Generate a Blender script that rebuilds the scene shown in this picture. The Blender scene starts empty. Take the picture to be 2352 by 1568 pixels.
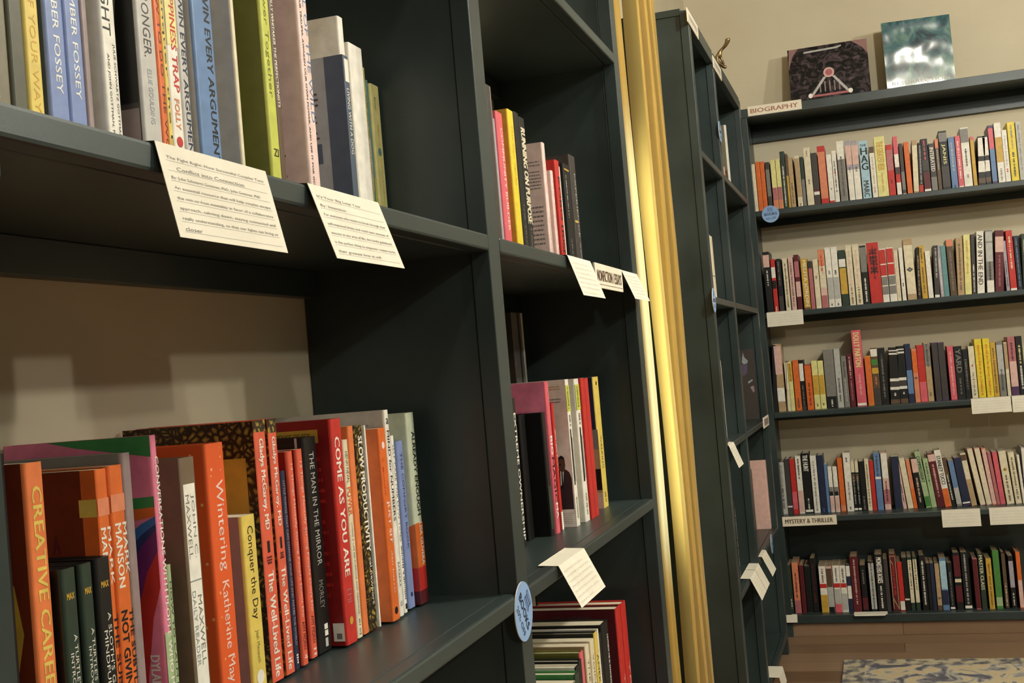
import bpy, bmesh, math, random
from mathutils import Vector, Matrix
sc = bpy.context.scene
COL = sc.collection
random.seed(7)

# ------------------------------------------------------------------ camera, world, lamps, exposure
cam_d = bpy.data.cameras.new('camera'); cam = bpy.data.objects.new('camera', cam_d); COL.objects.link(cam)
YAW, PIT, ROLL, FPX = .2966, .0256, -.0848, 2729.08
def cam_axes():
    cy, sy, cp, sp = math.cos(YAW), math.sin(YAW), math.cos(PIT), math.sin(PIT)
    d = Vector((-sy*cp, cy*cp, sp)); r = Vector((cy, sy, 0)); u = r.cross(d)
    c, s = math.cos(ROLL), math.sin(ROLL)
    return c*r + s*u, -s*r + c*u, d
_r, _u, _d = cam_axes()
cam.matrix_world = Matrix(((_r.x, _u.x, -_d.x, 0), (_r.y, _u.y, -_d.y, 0), (_r.z, _u.z, -_d.z, 1.178), (0, 0, 0, 1)))
cam_d.sensor_width = 36; cam_d.lens = FPX / 2352 * 36; cam_d.clip_start = .01; cam_d.clip_end = 50
sc.camera = cam

w = bpy.data.worlds.new('world'); sc.world = w; w.use_nodes = True
w.node_tree.nodes['Background'].inputs[0].default_value = (.9, .88, .8, 1)
w.node_tree.nodes['Background'].inputs[1].default_value = .012

def lamp(name, loc, energy, size=.06, color=(1, .975, .87)):
    l = bpy.data.lights.new(name, 'POINT'); l.energy = energy; l.shadow_soft_size = size; l.color = color
    o = bpy.data.objects.new(name, l); COL.objects.link(o); o.location = loc
    return o
LAMPS = [((2.30, 3.10, 2.75), 92), ((2.30, -2.0, 2.75), 80), ((1.05, 2.05, 2.75), 112), ((3.10, .6, 2.75), 56), ((.28, .60, 2.75), 16)]
for i, (p, e) in enumerate(LAMPS):
    lamp('ceiling_lamp_light', p, e)
l = bpy.data.lights.new('curtain_back_light', 'AREA'); l.shape = 'RECTANGLE'; l.size = .10; l.size_y = 1.0; l.energy = 2.7; l.color = (.86, 1, .95); l.spread = math.radians(95)
o = bpy.data.objects.new('curtain_back_light', l); COL.objects.link(o); o.location = (-.735, 2.95, 1.22)   # unseen area light added behind the curtain to brighten its folds
o.rotation_euler = (math.pi/2, 0, math.radians(-85))

sc.view_settings.view_transform = 'Standard'; sc.view_settings.look = 'None'
sc.view_settings.gamma = 1; sc.view_settings.use_curve_mapping = False
sc.view_settings.exposure = 0.15

# ------------------------------------------------------------------ materials
def lin(c):
    return tuple(((v/255)/12.92 if v/255 <= .04045 else ((v/255+.055)/1.055)**2.4) for v in c) + (1,)
PAL = dict(k=(26,25,24), d=(66,60,56), g=(128,124,116), l=(182,180,172), w=(236,228,212), c=(226,212,176), y=(232,204,40),
  Y=(228,218,136), o=(228,104,36), r=(204,44,36), m=(98,28,34), p=(226,92,104), P=(222,178,164), v=(82,52,92), V=(168,158,168),
  b=(98,130,176), B=(36,44,72), n=(164,200,214), t=(184,152,108), T=(96,72,50), G=(44,60,46), e=(72,132,56), E=(164,186,134),
  s=(226,132,92), a=(98,146,146), D=(206,160,50), q=(186,104,108), W=(244,238,224), K=(16,15,15),
  x=(120,112,88), X=(84,82,62), z=(150,130,128), L=(196,200,72), O=(112,112,40), R=(146,24,24), u=(150,156,160), U=(70,84,104),
  S=(232,92,62), h=(52,58,112), H=(122,140,190), j=(238,124,156), ap=(92,80,104), qz=(152,112,106), ms=(58,48,50), J=(60,140,72), i=(60,110,180), I=(120,40,110), f=(240,206,196),
  M=(120,100,76), N=(192,186,178), C=(204,210,182), rb=(170,108,78), F=(226,196,84), Z=(120,44,18), Q=(236,120,60))
# prints in the shop are slightly faded: pull every ink a little towards grey
PAL = {k: tuple(round(v*.90 + .10*(.3*c[0]+.59*c[1]+.11*c[2])) for v in c) for k, c in PAL.items()}
_mats = {}
def principled(name, color, rough=.5, spec=.5):
    m = bpy.data.materials.new(name); m.use_nodes = True
    b = m.node_tree.nodes['Principled BSDF']
    b.inputs['Base Color'].default_value = color; b.inputs['Roughness'].default_value = rough
    b.inputs['Specular IOR Level'].default_value = spec
    return m, m.node_tree, b
def noise_color(nt, b, c1, c2, scale=8, detail=4, stretch=(1, 1, 1), lo=.3, hi=.7):
    tc = nt.nodes.new('ShaderNodeTexCoord'); mp = nt.nodes.new('ShaderNodeMapping'); mp.inputs['Scale'].default_value = stretch
    n = nt.nodes.new('ShaderNodeTexNoise'); n.inputs['Scale'].default_value = scale; n.inputs['Detail'].default_value = detail
    r = nt.nodes.new('ShaderNodeValToRGB'); r.color_ramp.elements[0].color = c1; r.color_ramp.elements[1].color = c2
    r.color_ramp.elements[0].position = lo; r.color_ramp.elements[1].position = hi
    nt.links.new(tc.outputs['Object'], mp.inputs[0]); nt.links.new(mp.outputs[0], n.inputs['Vector'])
    nt.links.new(n.outputs['Fac'], r.inputs[0]); nt.links.new(r.outputs[0], b.inputs['Base Color'])
    return n, r, mp
def bump(nt, b, src, strength=.2, dist=.002):
    bp = nt.nodes.new('ShaderNodeBump'); bp.inputs['Strength'].default_value = strength; bp.inputs['Distance'].default_value = dist
    nt.links.new(src, bp.inputs['Height']); nt.links.new(bp.outputs[0], b.inputs['Normal'])
def M(key):
    """flat printed colour from the palette"""
    if key in _mats: return _mats[key]
    if key in PAL:
        c = PAL[key]
        m, nt, b = principled('print_' + '_'.join(map(str, c)), lin(c), .42, .4)
        noise_color(nt, b, lin(tuple(v*.95 for v in c)), lin(tuple(min(255, v*1.04) for v in c)), 60, 2)
    else:
        m = SPECIAL[key]()
    _mats[key] = m
    return m
def m_wood_paint():
    m, nt, b = principled('dark_green_paint', lin((58, 68, 66)), .36, .5)
    n, r, mp = noise_color(nt, b, lin((40, 50, 49)), lin((55, 66, 65)), 5, 6, (1, .35, 1), .35, .65)
    n2 = nt.nodes.new('ShaderNodeTexNoise'); n2.inputs['Scale'].default_value = 160; n2.inputs['Detail'].default_value = 3
    bump(nt, b, n2.outputs['Fac'], .12, .001)
    return m
def m_wall():
    m, nt, b = principled('beige_wall_paint', lin((206, 194, 166)), .7, .25)
    n, r, mp = noise_color(nt, b, lin((201, 188, 159)), lin((210, 198, 171)), 3, 5)
    n2 = nt.nodes.new('ShaderNodeTexNoise'); n2.inputs['Scale'].default_value = 70; n2.inputs['Detail'].default_value = 6; n2.inputs['Distortion'].default_value = 1
    bump(nt, b, n2.outputs['Fac'], .35, .003)
    return m
def m_ceiling():
    m, nt, b = principled('ceiling_paint', lin((170, 164, 148)), .8, .2); noise_color(nt, b, lin((166, 160, 144)), lin((174, 168, 152)), 4); return m
def m_pages():
    m, nt, b = principled('page_edges', lin((216, 204, 176)), .8, .1)
    noise_color(nt, b, lin((190, 176, 148)), lin((228, 218, 192)), 30, 2, (1, 40, 1)); return m
def m_pages_grey():  # darker grey-brown page edges, used on the bottom row
    m, nt, b = principled('page_edges_grey', lin((150, 130, 104)), .85, .1)
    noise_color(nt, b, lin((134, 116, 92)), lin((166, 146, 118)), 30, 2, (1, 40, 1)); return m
def m_leaf():
    m, nt, b = principled('tree_photo_print', (.02, .02, .01, 1), .35, .4)
    v = nt.nodes.new('ShaderNodeTexVoronoi'); v.feature = 'DISTANCE_TO_EDGE'; v.inputs['Scale'].default_value = 150
    tc = nt.nodes.new('ShaderNodeTexCoord'); n = nt.nodes.new('ShaderNodeTexNoise'); n.inputs['Scale'].default_value = 40
    ad = nt.nodes.new('ShaderNodeVectorMath'); ad.operation = 'MULTIPLY_ADD'; ad.inputs[1].default_value = (.02, .02, .02)
    nt.links.new(tc.outputs['Object'], n.inputs['Vector']); nt.links.new(n.outputs['Color'], ad.inputs[0]); nt.links.new(tc.outputs['Object'], ad.inputs[2])
    nt.links.new(ad.outputs[0], v.inputs['Vector'])
    r = nt.nodes.new('ShaderNodeValToRGB'); e = r.color_ramp.elements
    e[0].position = .05; e[0].color = lin((36, 26, 16)); e[1].position = .4; e[1].color = lin((168, 142, 62))
    q = e.new(.14); q.color = lin((66, 52, 26))
    nt.links.new(v.outputs['Distance'], r.inputs[0]); nt.links.new(r.outputs[0], b.inputs['Base Color']); return m
def m_speckle():
    m, nt, b = principled('orange_speckle_print', lin((224, 92, 40)), .45, .4)
    v = nt.nodes.new('ShaderNodeTexVoronoi'); v.inputs['Scale'].default_value = 95
    r = nt.nodes.new('ShaderNodeValToRGB'); e = r.color_ramp.elements
    e[0].position = .10; e[0].color = lin((240, 180, 120)); e[1].position = .15; e[1].color = lin((224, 92, 40))
    tc = nt.nodes.new('ShaderNodeTexCoord'); nt.links.new(tc.outputs['Object'], v.inputs['Vector'])
    nt.links.new(v.outputs['Distance'], r.inputs[0]); nt.links.new(r.outputs[0], b.inputs['Base Color']); return m
def m_floor():
    m, nt, b = principled('oak_planks', lin((120, 88, 58)), .38, .45)
    tc = nt.nodes.new('ShaderNodeTexCoord')
    br = nt.nodes.new('ShaderNodeTexBrick'); br.offset = .37; br.inputs['Scale'].default_value = 1
    br.inputs['Brick Width'].default_value = 1.3; br.inputs['Row Height'].default_value = .135; br.inputs['Mortar Size'].default_value = .0015
    br.inputs['Color1'].default_value = lin((118, 92, 70)); br.inputs['Color2'].default_value = lin((160, 132, 106)); br.inputs['Mortar'].default_value = lin((96, 72, 52))
    mp = nt.nodes.new('ShaderNodeMapping'); mp.inputs['Scale'].default_value = (2, 26, 1)
    n = nt.nodes.new('ShaderNodeTexNoise'); n.inputs['Scale'].default_value = 2.2; n.inputs['Detail'].default_value = 7; n.inputs['Distortion'].default_value = .6
    r = nt.nodes.new('ShaderNodeValToRGB'); r.color_ramp.elements[0].color = (.62, .56, .5, 1); r.color_ramp.elements[1].color = (1.1, 1.08, 1.05, 1)
    mx = nt.nodes.new('ShaderNodeMix'); mx.data_type = 'RGBA'; mx.blend_type = 'MULTIPLY'; mx.inputs[0].default_value = .9
    nt.links.new(tc.outputs['Object'], br.inputs['Vector']); nt.links.new(tc.outputs['Object'], mp.inputs[0]); nt.links.new(mp.outputs[0], n.inputs['Vector'])
    nt.links.new(n.outputs['Fac'], r.inputs[0]); nt.links.new(br.outputs['Color'], mx.inputs[6]); nt.links.new(r.outputs[0], mx.inputs[7])
    nt.links.new(mx.outputs[2], b.inputs['Base Color']); bump(nt, b, n.outputs['Fac'], .08, .001); return m
def m_rug():
    m, nt, b = principled('faded_rug', lin((180, 165, 130)), .95, .1)
    n, r, mp = noise_color(nt, b, lin((98, 96, 106)), lin((204, 190, 156)), 11, 7, (1, .75, 1), .38, .52)
    n.inputs['Distortion'].default_value = 1.6
    q = r.color_ramp.elements.new(.47); q.color = lin((170, 166, 160)); q = r.color_ramp.elements.new(.9); q.color = lin((196, 160, 116))
    n2 = nt.nodes.new('ShaderNodeTexNoise'); n2.inputs['Scale'].default_value = 300
    bump(nt, b, n2.outputs['Fac'], .6, .004); return m
def m_rug_border():
    m, nt, b = principled('rug_border_weave', lin((150, 144, 130)), .95, .1)
    n, r, mp = noise_color(nt, b, lin((100, 98, 104)), lin((190, 178, 150)), 24, 5, (1, .8, 1), .40, .56); return m
def m_curtain():
    m, nt, b = principled('mustard_curtain', lin((216, 174, 78)), .62, .3)
    noise_color(nt, b, lin((208, 164, 70)), lin((224, 184, 90)), 14, 4, (2, 2, .3))
    b.inputs['Sheen Weight'].default_value = .3
    out = nt.nodes['Material Output']; tr = nt.nodes.new('ShaderNodeBsdfTranslucent'); tr.inputs[0].default_value = lin((240, 233, 188))
    mx = nt.nodes.new('ShaderNodeMixShader'); mx.inputs[0].default_value = .45
    nt.links.new(b.outputs[0], mx.inputs[1]); nt.links.new(tr.outputs[0], mx.inputs[2]); nt.links.new(mx.outputs[0], out.inputs[0]); return m
def m_bronze():
    m, nt, b = principled('aged_bronze', lin((112, 92, 60)), .35, .5); b.inputs['Metallic'].default_value = .8
    noise_color(nt, b, lin((84, 68, 44)), lin((150, 126, 84)), 60, 3); return m
def m_art_dark():
    m, nt, b = principled('dark_metal_art_print', (.02, .02, .02, 1), .3, .5)
    n, r, mp = noise_color(nt, b, lin((20, 17, 17)), lin((112, 94, 100)), 22, 10, (1, 1, 1.3), .46, .80); n.inputs['Distortion'].default_value = 2.2; return m
def m_art_teal():
    m, nt, b = principled('teal_art_print', (.1, .3, .3, 1), .16, .6)
    n, r, mp = noise_color(nt, b, lin((18, 48, 58)), lin((120, 150, 130)), 16, 8, (1, 1, .7), .38, .74); n.inputs['Distortion'].default_value = 1.5
    q = r.color_ramp.elements.new(.5); q.color = lin((40, 92, 100))
    b.inputs['Coat Weight'].default_value = 1; b.inputs['Coat Roughness'].default_value = .10
    n3 = nt.nodes.new('ShaderNodeTexNoise'); n3.inputs['Scale'].default_value = 4; n3.inputs['Detail'].default_value = 0; bump(nt, b, n3.outputs['Fac'], .45, .014); return m
def m_paper():
    m, nt, b = principled('index_card', lin((230, 222, 204)), .75, .2); noise_color(nt, b, lin((226, 218, 199)), lin((234, 227, 209)), 25); return m
def m_sign():
    m, nt, b = principled('sign_card', lin((238, 226, 204)), .5, .3); noise_color(nt, b, lin((234, 222, 200)), lin((242, 230, 208)), 25); return m
def m_badge():
    m, nt, b = principled('blue_badge_card', lin((140, 172, 214)), .5, .3); noise_color(nt, b, lin((134, 166, 210)), lin((148, 180, 220)), 20); return m
def m_metal():
    m, nt, b = principled('curtain_rod_metal', lin((60, 56, 50)), .35, .5); b.inputs['Metallic'].default_value = .9; noise_color(nt, b, lin((54, 50, 44)), lin((70, 64, 56)), 30); return m
SPECIAL = dict(wood=m_wood_paint, wall=m_wall, ceiling=m_ceiling, pages=m_pages, greypages=m_pages_grey, leaf=m_leaf, speckle=m_speckle,
  floor=m_floor, rug=m_rug, rugborder=m_rug_border, curtain=m_curtain, bronze=m_bronze, artdark=m_art_dark, artteal=m_art_teal, paper=m_paper,
  sign=m_sign, badge=m_badge, metal=m_metal)

# ------------------------------------------------------------------ mesh builder
_glyph = {}
def glyphs(s, bold):
    """outline triangles of a line of lettering, normalised to the box 0..1 x 0..1 (cap height), plus its width / height ratio"""
    k = (s, bold)
    if k in _glyph: return _glyph[k]
    cu = bpy.data.curves.new('lettering', 'FONT'); cu.body = s; cu.resolution_u = 2; cu.offset = 0
    ob = bpy.data.objects.new('lettering', cu); me = bpy.data.meshes.new_from_object(ob)
    vs = [(v.co.x, v.co.y) for v in me.vertices]; fs = [tuple(p.vertices) for p in me.polygons]
    bpy.data.objects.remove(ob); bpy.data.curves.remove(cu); bpy.data.meshes.remove(me)
    if not vs: _glyph[k] = ([], [], 1); return _glyph[k]
    x0 = min(v[0] for v in vs); x1 = max(v[0] for v in vs); y0 = min(v[1] for v in vs); y1 = max(v[1] for v in vs)
    W, Hh = max(x1-x0, 1e-6), max(y1-y0, 1e-6)
    _glyph[k] = ([((x-x0)/W, (y-y0)/Hh) for x, y in vs], fs, W/Hh)
    return _glyph[k]
class MB:
    def __init__(s): s.v = []; s.f = []; s.m = []; s.keys = []
    def mi(s, key):
        if key not in s.keys: s.keys.append(key)
        return s.keys.index(key)
    def poly(s, pts, key):
        n = len(s.v); s.v += [tuple(p) for p in pts]; s.f.append(tuple(range(n, n+len(pts)))); s.m.append(s.mi(key))
    def box(s, x0, x1, y0, y1, z0, z1, key):
        n = len(s.v); s.v += [(x, y, z) for z in (z0, z1) for y in (y0, y1) for x in (x0, x1)]
        for q in ((0,2,3,1), (4,5,7,6), (0,1,5,4), (2,6,7,3), (0,4,6,2), (1,3,7,5)):
            s.f.append(tuple(n+i for i in q)); s.m.append(s.mi(key))
    def prism(s, plan, z0, z1, key, sidekeys=None):
        """closed plan polygon (counter-clockwise from above) extruded from z0 to z1"""
        n = len(s.v); k = len(plan)
        s.v += [(x, y, z0) for x, y in plan] + [(x, y, z1) for x, y in plan]
        for i in range(k):
            j = (i+1) % k; s.f.append((n+i, n+j, n+k+j, n+k+i)); s.m.append(s.mi(sidekeys[i] if sidekeys else key))
        s.f.append(tuple(n+i for i in range(k))[::-1]); s.m.append(s.mi(key))
        s.f.append(tuple(n+k+i for i in range(k))); s.m.append(s.mi(key))
    def text(s, o, ux, uy, string, key, bold=False):
        """lettering mapped into the parallelogram o, o+ux, o+uy"""
        vs, fs, _ = glyphs(string, bold); n = len(s.v); o = Vector(o); ux = Vector(ux); uy = Vector(uy)
        s.v += [tuple(o + ux*a + uy*b) for a, b in vs]; k = s.mi(key)
        for f in fs: s.f.append(tuple(n+i for i in f)); s.m.append(k)
        if bold:                                 # heavier weight: the same outline once more, a hair to the side
            n = len(s.v); sh = ux.normalized()*uy.length*.07 + ux.cross(uy).normalized()*.00003
            s.v += [tuple(o + sh + ux*a + uy*b) for a, b in vs]
            for f in fs: s.f.append(tuple(n+i for i in f)); s.m.append(k)
    def disc(s, c, ux, uy, key, n=40, r0=0):
        c = Vector(c); ux = Vector(ux); uy = Vector(uy)
        ring = [c + ux*math.cos(2*math.pi*i/n) + uy*math.sin(2*math.pi*i/n) for i in range(n)]
        if r0 == 0: s.poly(ring, key)
        else:
            for i in range(n):
                j = (i+1) % n; s.poly([c+(ring[i]-c)*r0, ring[i], ring[j], c+(ring[j]-c)*r0], key)
    def build(s, name, parent=None, bevel=0, smooth=False, loc=None):
        me = bpy.data.meshes.new(name); me.from_pydata(s.v, [], s.f)
        for k in s.keys: me.materials.append(M(k))
        me.polygons.foreach_set('material_index', s.m)
        if smooth: me.polygons.foreach_set('use_smooth', [True]*len(me.polygons))
        me.update()
        o = bpy.data.objects.new(name, me); COL.objects.link(o)
        if bevel:
            md = o.modifiers.new('edge', 'BEVEL'); md.width = bevel; md.segments = 2; md.limit_method = 'ANGLE'
        if parent: o.parent = parent
        if loc: o.location = loc
        return o
def tag(o, label, cat, group=None, kind=None):
    o['label'] = label; o['category'] = cat
    if group: o['group'] = group
    if kind: o['kind'] = kind
    return o
def thing(name, label, cat, loc=(0,0,0), rot=(0,0,0), group=None):
    o = bpy.data.objects.new(name, None); COL.objects.link(o); o.location = loc; o.rotation_euler = rot
    o.empty_display_size = .02
    return tag(o, label, cat, group)
def struct(mb, name, label, **k):
    o = mb.build(name, **k); o['kind'] = 'structure'; o['label'] = label; o['category'] = name.split('_')[0]
    return o

# ------------------------------------------------------------------ room shell
XW, YW = -.680, 5.240                       # left wall and far wall planes
XR, YB, ZC = 4.2, -3.4, 2.95
D0, D1, DZ = 2.36, 3.30, 2.35               # doorway in the left wall
m = MB(); m.box(-2.3, XR+.1, YB-.1, YW+.1, -.06, 0, 'floor'); struct(m, 'floor', 'brown oak plank floor running along the back bookcase')
m = MB(); m.box(-2.3, XR+.1, YB-.1, YW+.1, ZC, ZC+.06, 'ceiling'); struct(m, 'ceiling', 'plain pale ceiling above the shop')
m = MB(); m.box(XW-.1, XW, YB, D0, 0, ZC, 'wall'); m.box(XW-.1, XW, D1, YW, 0, ZC, 'wall'); m.box(XW-.1, XW, D0, D1, DZ, ZC, 'wall')
struct(m, 'wall_left', 'beige wall behind the left bookcases with a curtained doorway')
m = MB(); m.box(-2.3, XR+.1, YW, YW+.1, 0, ZC, 'wall'); struct(m, 'wall_far', 'beige textured wall behind the back bookcase')
m = MB(); m.box(XR, XR+.1, YB, YW, 0, ZC, 'wood'); struct(m, 'wall_right', 'dark green wall on the right side')
m = MB(); m.box(-2.3, XR+.1, YB-.1, YB, 0, ZC, 'wood'); struct(m, 'wall_back', 'dark green wall behind the viewer')
m = MB(); m.box(-2.3, -2.2, YB, YW, 0, ZC, 'wall'); struct(m, 'wall_doorway_room', 'beige wall of the room beyond the doorway')
m = MB(); m.box(-.43, XR, YW-.012, YW, 0, .07, 'wood'); struct(m, 'baseboard_far', 'dark baseboard at the foot of the far wall')

# ------------------------------------------------------------------ bookcases
UC = 'dark green painted bookcase '
ZS = [(.065, .086), (.475, .494), (.898, .917), (1.324, 1.344), (1.748, 1.768)]
def left_case(label, y_posts, zs, ztop):
    """bookcase against the left wall, front plane x=-.43; y_posts = (y0, y1) of each upright"""
    t = thing('bookcase', label, 'bookcase', (XW, y_posts[0][0], 0))
    ox, oy = XW, y_posts[0][0]
    def P(mb, name, bev=.0012):
        o = mb.build(name, t, bev); o.location = (-ox, -oy, 0); return o
    for a, b in y_posts:
        mb = MB(); mb.box(XW+.002, -.4545, a+.0035, b-.0035, 0, ztop, 'wood'); P(mb, 'side_panel')
        mb = MB(); mb.box(-.4535, -.43, a, b, 0, ztop+.001, 'wood'); P(mb, 'front_post')
    for k, (z0, z1) in enumerate(zs):
        for (a, b), (c, d) in zip(y_posts, y_posts[1:]):
            mb = MB(); mb.box(XW+.002, -.4505, b-.0035, c+.0035, z0, z1-.0008, 'wood'); P(mb, 'shelf')
            mb = MB(); mb.box(-.450, -.4292, b+.0008, c-.0008, z0, z1, 'wood'); P(mb, 'shelf_nosing', .003)
            mb = MB(); mb.box(XW+.0005, XW+.018, b-.003, c+.003, z0-.033, z0, 'wood'); P(mb, 'back_cleat')
    mb = MB(); mb.box(XW+.002, -.4505, y_posts[0][0], y_posts[-1][1], ztop-.012, ztop+.008, 'wood'); P(mb, 'top_board')
    for (a, b), (c, d) in zip(y_posts, y_posts[1:]):
        mb = MB(); mb.box(-.450, -.430, b, c, ztop-.034, ztop+.008, 'wood'); P(mb, 'top_rail')
    return t
case_a = left_case(UC + 'nearest on the left wall, beside the curtain', [(-.425, -.382), (.460, .503), (1.345, 1.388), (2.230, 2.273)], ZS, 2.162)
case_b = left_case(UC + 'on the left wall beyond the yellow curtain', [(3.380, 3.423), (3.905, 3.948), (4.700, 4.743)], ZS, 2.162)

FX1 = 1.30
t = thing('bookcase', 'long dark green bookcase across the back wall, full of books', 'bookcase', (-.476, YW, 0))
def P(mb, name, bev=.0012):
    o = mb.build(name, t, bev); o.location = (.476, -YW, 0); return o
FRY = 4.988
for a, b in ((-.476, -.430), (FX1, FX1+.046)):
    mb = MB(); mb.box(a+.004, b-.004, FRY+.024, YW-.002, .0, 2.146, 'wood'); P(mb, 'side_panel')
    mb = MB(); mb.box(a, b, FRY, FRY+.0235, 0, 2.15, 'wood'); P(mb, 'front_post')
FZ = [(.056, .087), (.468, .488), (.899, .918), (1.311, 1.330), (1.733, 1.753)]
for z0, z1 in FZ:
    mb = MB(); mb.box(-.434, FX1+.004, FRY+.0205, YW-.002, z0, z1-.0008, 'wood'); P(mb, 'shelf')
    mb = MB(); mb.box(-.4295, FX1-.0005, FRY, FRY+.020, z0-.002, z1, 'wood'); P(mb, 'shelf_nosing', .002)
    if z0 > .5: mb = MB(); mb.box(-.434, FX1, YW-.018, YW-.001, z0-.026, z0, 'wood'); P(mb, 'back_cleat')
mb = MB(); mb.box(-.434, FX1+.004, YW-.016, YW-.002, .087, .466, 'wood'); P(mb, 'back_panel')
mb = MB(); mb.box(-.430, FX1, FRY+.012, FRY+.024, .0, .0538, 'floor'); P(mb, 'floor_fill_strip')  # added strip in floor colour, stands in for lit floor under the base
mb = MB(); mb.box(-.478, FX1+.048, FRY+.0205, YW-.002, 2.147, 2.178, 'wood'); P(mb, 'top_board')
mb = MB(); mb.box(-.478, FX1+.048, FRY-.002, FRY+.020, 2.143, 2.180, 'wood'); P(mb, 'top_rail')
mb = MB(); mb.box(-.434, FX1, YW-.020, YW-.001, 2.075, 2.147, 'wood'); P(mb, 'back_cleat')

# ------------------------------------------------------------------ books
# a book stands in its own frame: spine faces +x, thickness runs along +y, height along +z
def art(mb, toks, d, t, h, near):
    """printed decoration on the spine: b band, g small lettering, x legible lettering, i emblem, f frame"""
    e = .00012 if near else .0003; ya, yb = min(.0008, t*.08), t - min(.0008, t*.08)
    for n, tk in enumerate(toks.split()):
        a = tk.split(':'); e += .00005 if near else .00012
        if a[0] == 'b':
            mb.poly([(e, ya, h*float(a[1])), (e, yb, h*float(a[1])), (e, yb, h*float(a[2])), (e, ya, h*float(a[2]))], a[3])
        elif a[0] == 'B':                       # narrow panel: B:v0:v1:u0:u1:key
            u0, u1 = t*float(a[3]), t*float(a[4])
            mb.poly([(e, u0, h*float(a[1])), (e, u1, h*float(a[1])), (e, u1, h*float(a[2])), (e, u0, h*float(a[2]))], a[5])
        elif a[0] == 'g':                       # column of lettering too small to read
            z = h*float(a[3]) - .001; z_end = h*float(a[2]); w = min(.008, t*.34) if len(a) < 5 else t*float(a[4])
            c = t*.5 if len(a) < 6 else t*float(a[5])
            while z > z_end:
                L = random.uniform(.0015, .0045) if not near else random.uniform(.0009, .002)
                ww = w*random.uniform(.55, 1)/2
                mb.poly([(e, c-ww, z-L), (e, c+ww, z-L), (e, c+ww, z), (e, c-ww, z)], a[1])
                z -= L + (random.uniform(.001, .0022) if random.random() < .85 else .005) * (1 if not near else .6)
        elif a[0] == 'x':
            z0, z1, s = h*float(a[2]), h*float(a[3]), a[4].replace('_', ' ')
            c, hh, bold, hor = .5, .62, False, False
            for q in a[5:]:
                if q == 'b': bold = True
                elif q == 'H': hor = True
                elif q[0] == 'c': c = float(q[1:])
                elif q[0] == 'h': hh = float(q[1:])
            if hor: mb.text((e, t*(c-hh*.6), z0), (0, t*hh*1.2, 0), (0, 0, z1-z0), s, a[1], True)
            else: mb.text((e, t*(c-hh/2), z1), (0, 0, z0-z1), (0, t*hh, 0), s, a[1], bold or not near)
        elif a[0] == 'i':
            z = h*float(a[1]); r = t*.36
            mb.poly([(e, t/2-r, z), (e, t/2, z-r*.8), (e, t/2+r, z), (e, t/2, z+r*.8)], a[2])
            mb.disc((e+.0001, t/2, z), (0, r*.45, 0), (0, 0, r*.4), 'g', 12)
        elif a[0] == 'o':                       # roundel o:v:r:key
            mb.disc((e, t/2, h*float(a[1])), (0, t*float(a[2]), 0), (0, 0, t*float(a[2])), a[3], 20)
        elif a[0] == 'f':
            k = a[1]; q = t*.09
            for z0, z1, u0, u1 in ((.04*h, .96*h, 0+q, 2*q), (.04*h, .96*h, t-2*q, t-q), (.955*h, .97*h, q, t-q)):
                mb.poly([(e, u0, z0), (e, u1, z0), (e, u1, z1), (e, u0, z1)], k)
            mb.poly([(e, q, .22*h), (e, t-2*q, .03*h), (e, t-q, .03*h), (e, 2*q, .24*h)], k)
            mb.poly([(e, q, .9*h), (e, t*.5, .8*h), (e, t*.5, .83*h), (e, q, .93*h)], k)
def board_art(mb, items, d, h):
    """print on the back cover (the face at y=0); fractions of depth (0 fore edge, 1 spine) and of height"""
    e = .00012
    for it in items:
        e += .00005
        X = lambda u: -d + d*u
        if it[0] == 'rect':
            _, u0, u1, v0, v1, k = it; mb.poly([(X(u0), -e, h*v0), (X(u1), -e, h*v0), (X(u1), -e, h*v1), (X(u0), -e, h*v1)], k)
        elif it[0] == 'poly':
            mb.poly([(X(u), -e, h*v) for u, v in it[1]], it[2])
        elif it[0] == 'text':
            _, u0, u1, v0, v1, k, s = it; mb.text((X(u0), -e, h*v0), (d*(u1-u0), 0, 0), (0, 0, h*(v1-v0)), s, k, True)
        elif it[0] == 'vtext':                  # lettering running down the cover
            _, u0, u1, v0, v1, k, s = it; mb.text((X(u0), -e, h*v1), (0, 0, h*(v0-v1)), (d*(u1-u0), 0, 0), s, k, True)
        elif it[0] == 'lines':                  # lines of blurb too small to read
            _, u0, u1, v0, v1, n, k = it
            for q in range(n):
                v = v1 - (v1-v0)*(q+.5)/n; dz = (v1-v0)/n*.17
                if random.random() < .12: continue
                x = u0 + random.uniform(0, .04); xe = u1 - random.uniform(0, .1)*(u1-u0)
                while x < xe:
                    w = random.uniform(.012, .04)
                    mb.poly([(X(x), -e, h*(v-dz)), (X(min(x+w, xe)), -e, h*(v-dz)), (X(min(x+w, xe)), -e, h*(v+dz)), (X(x), -e, h*(v+dz))], k); x += w + .007
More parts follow.
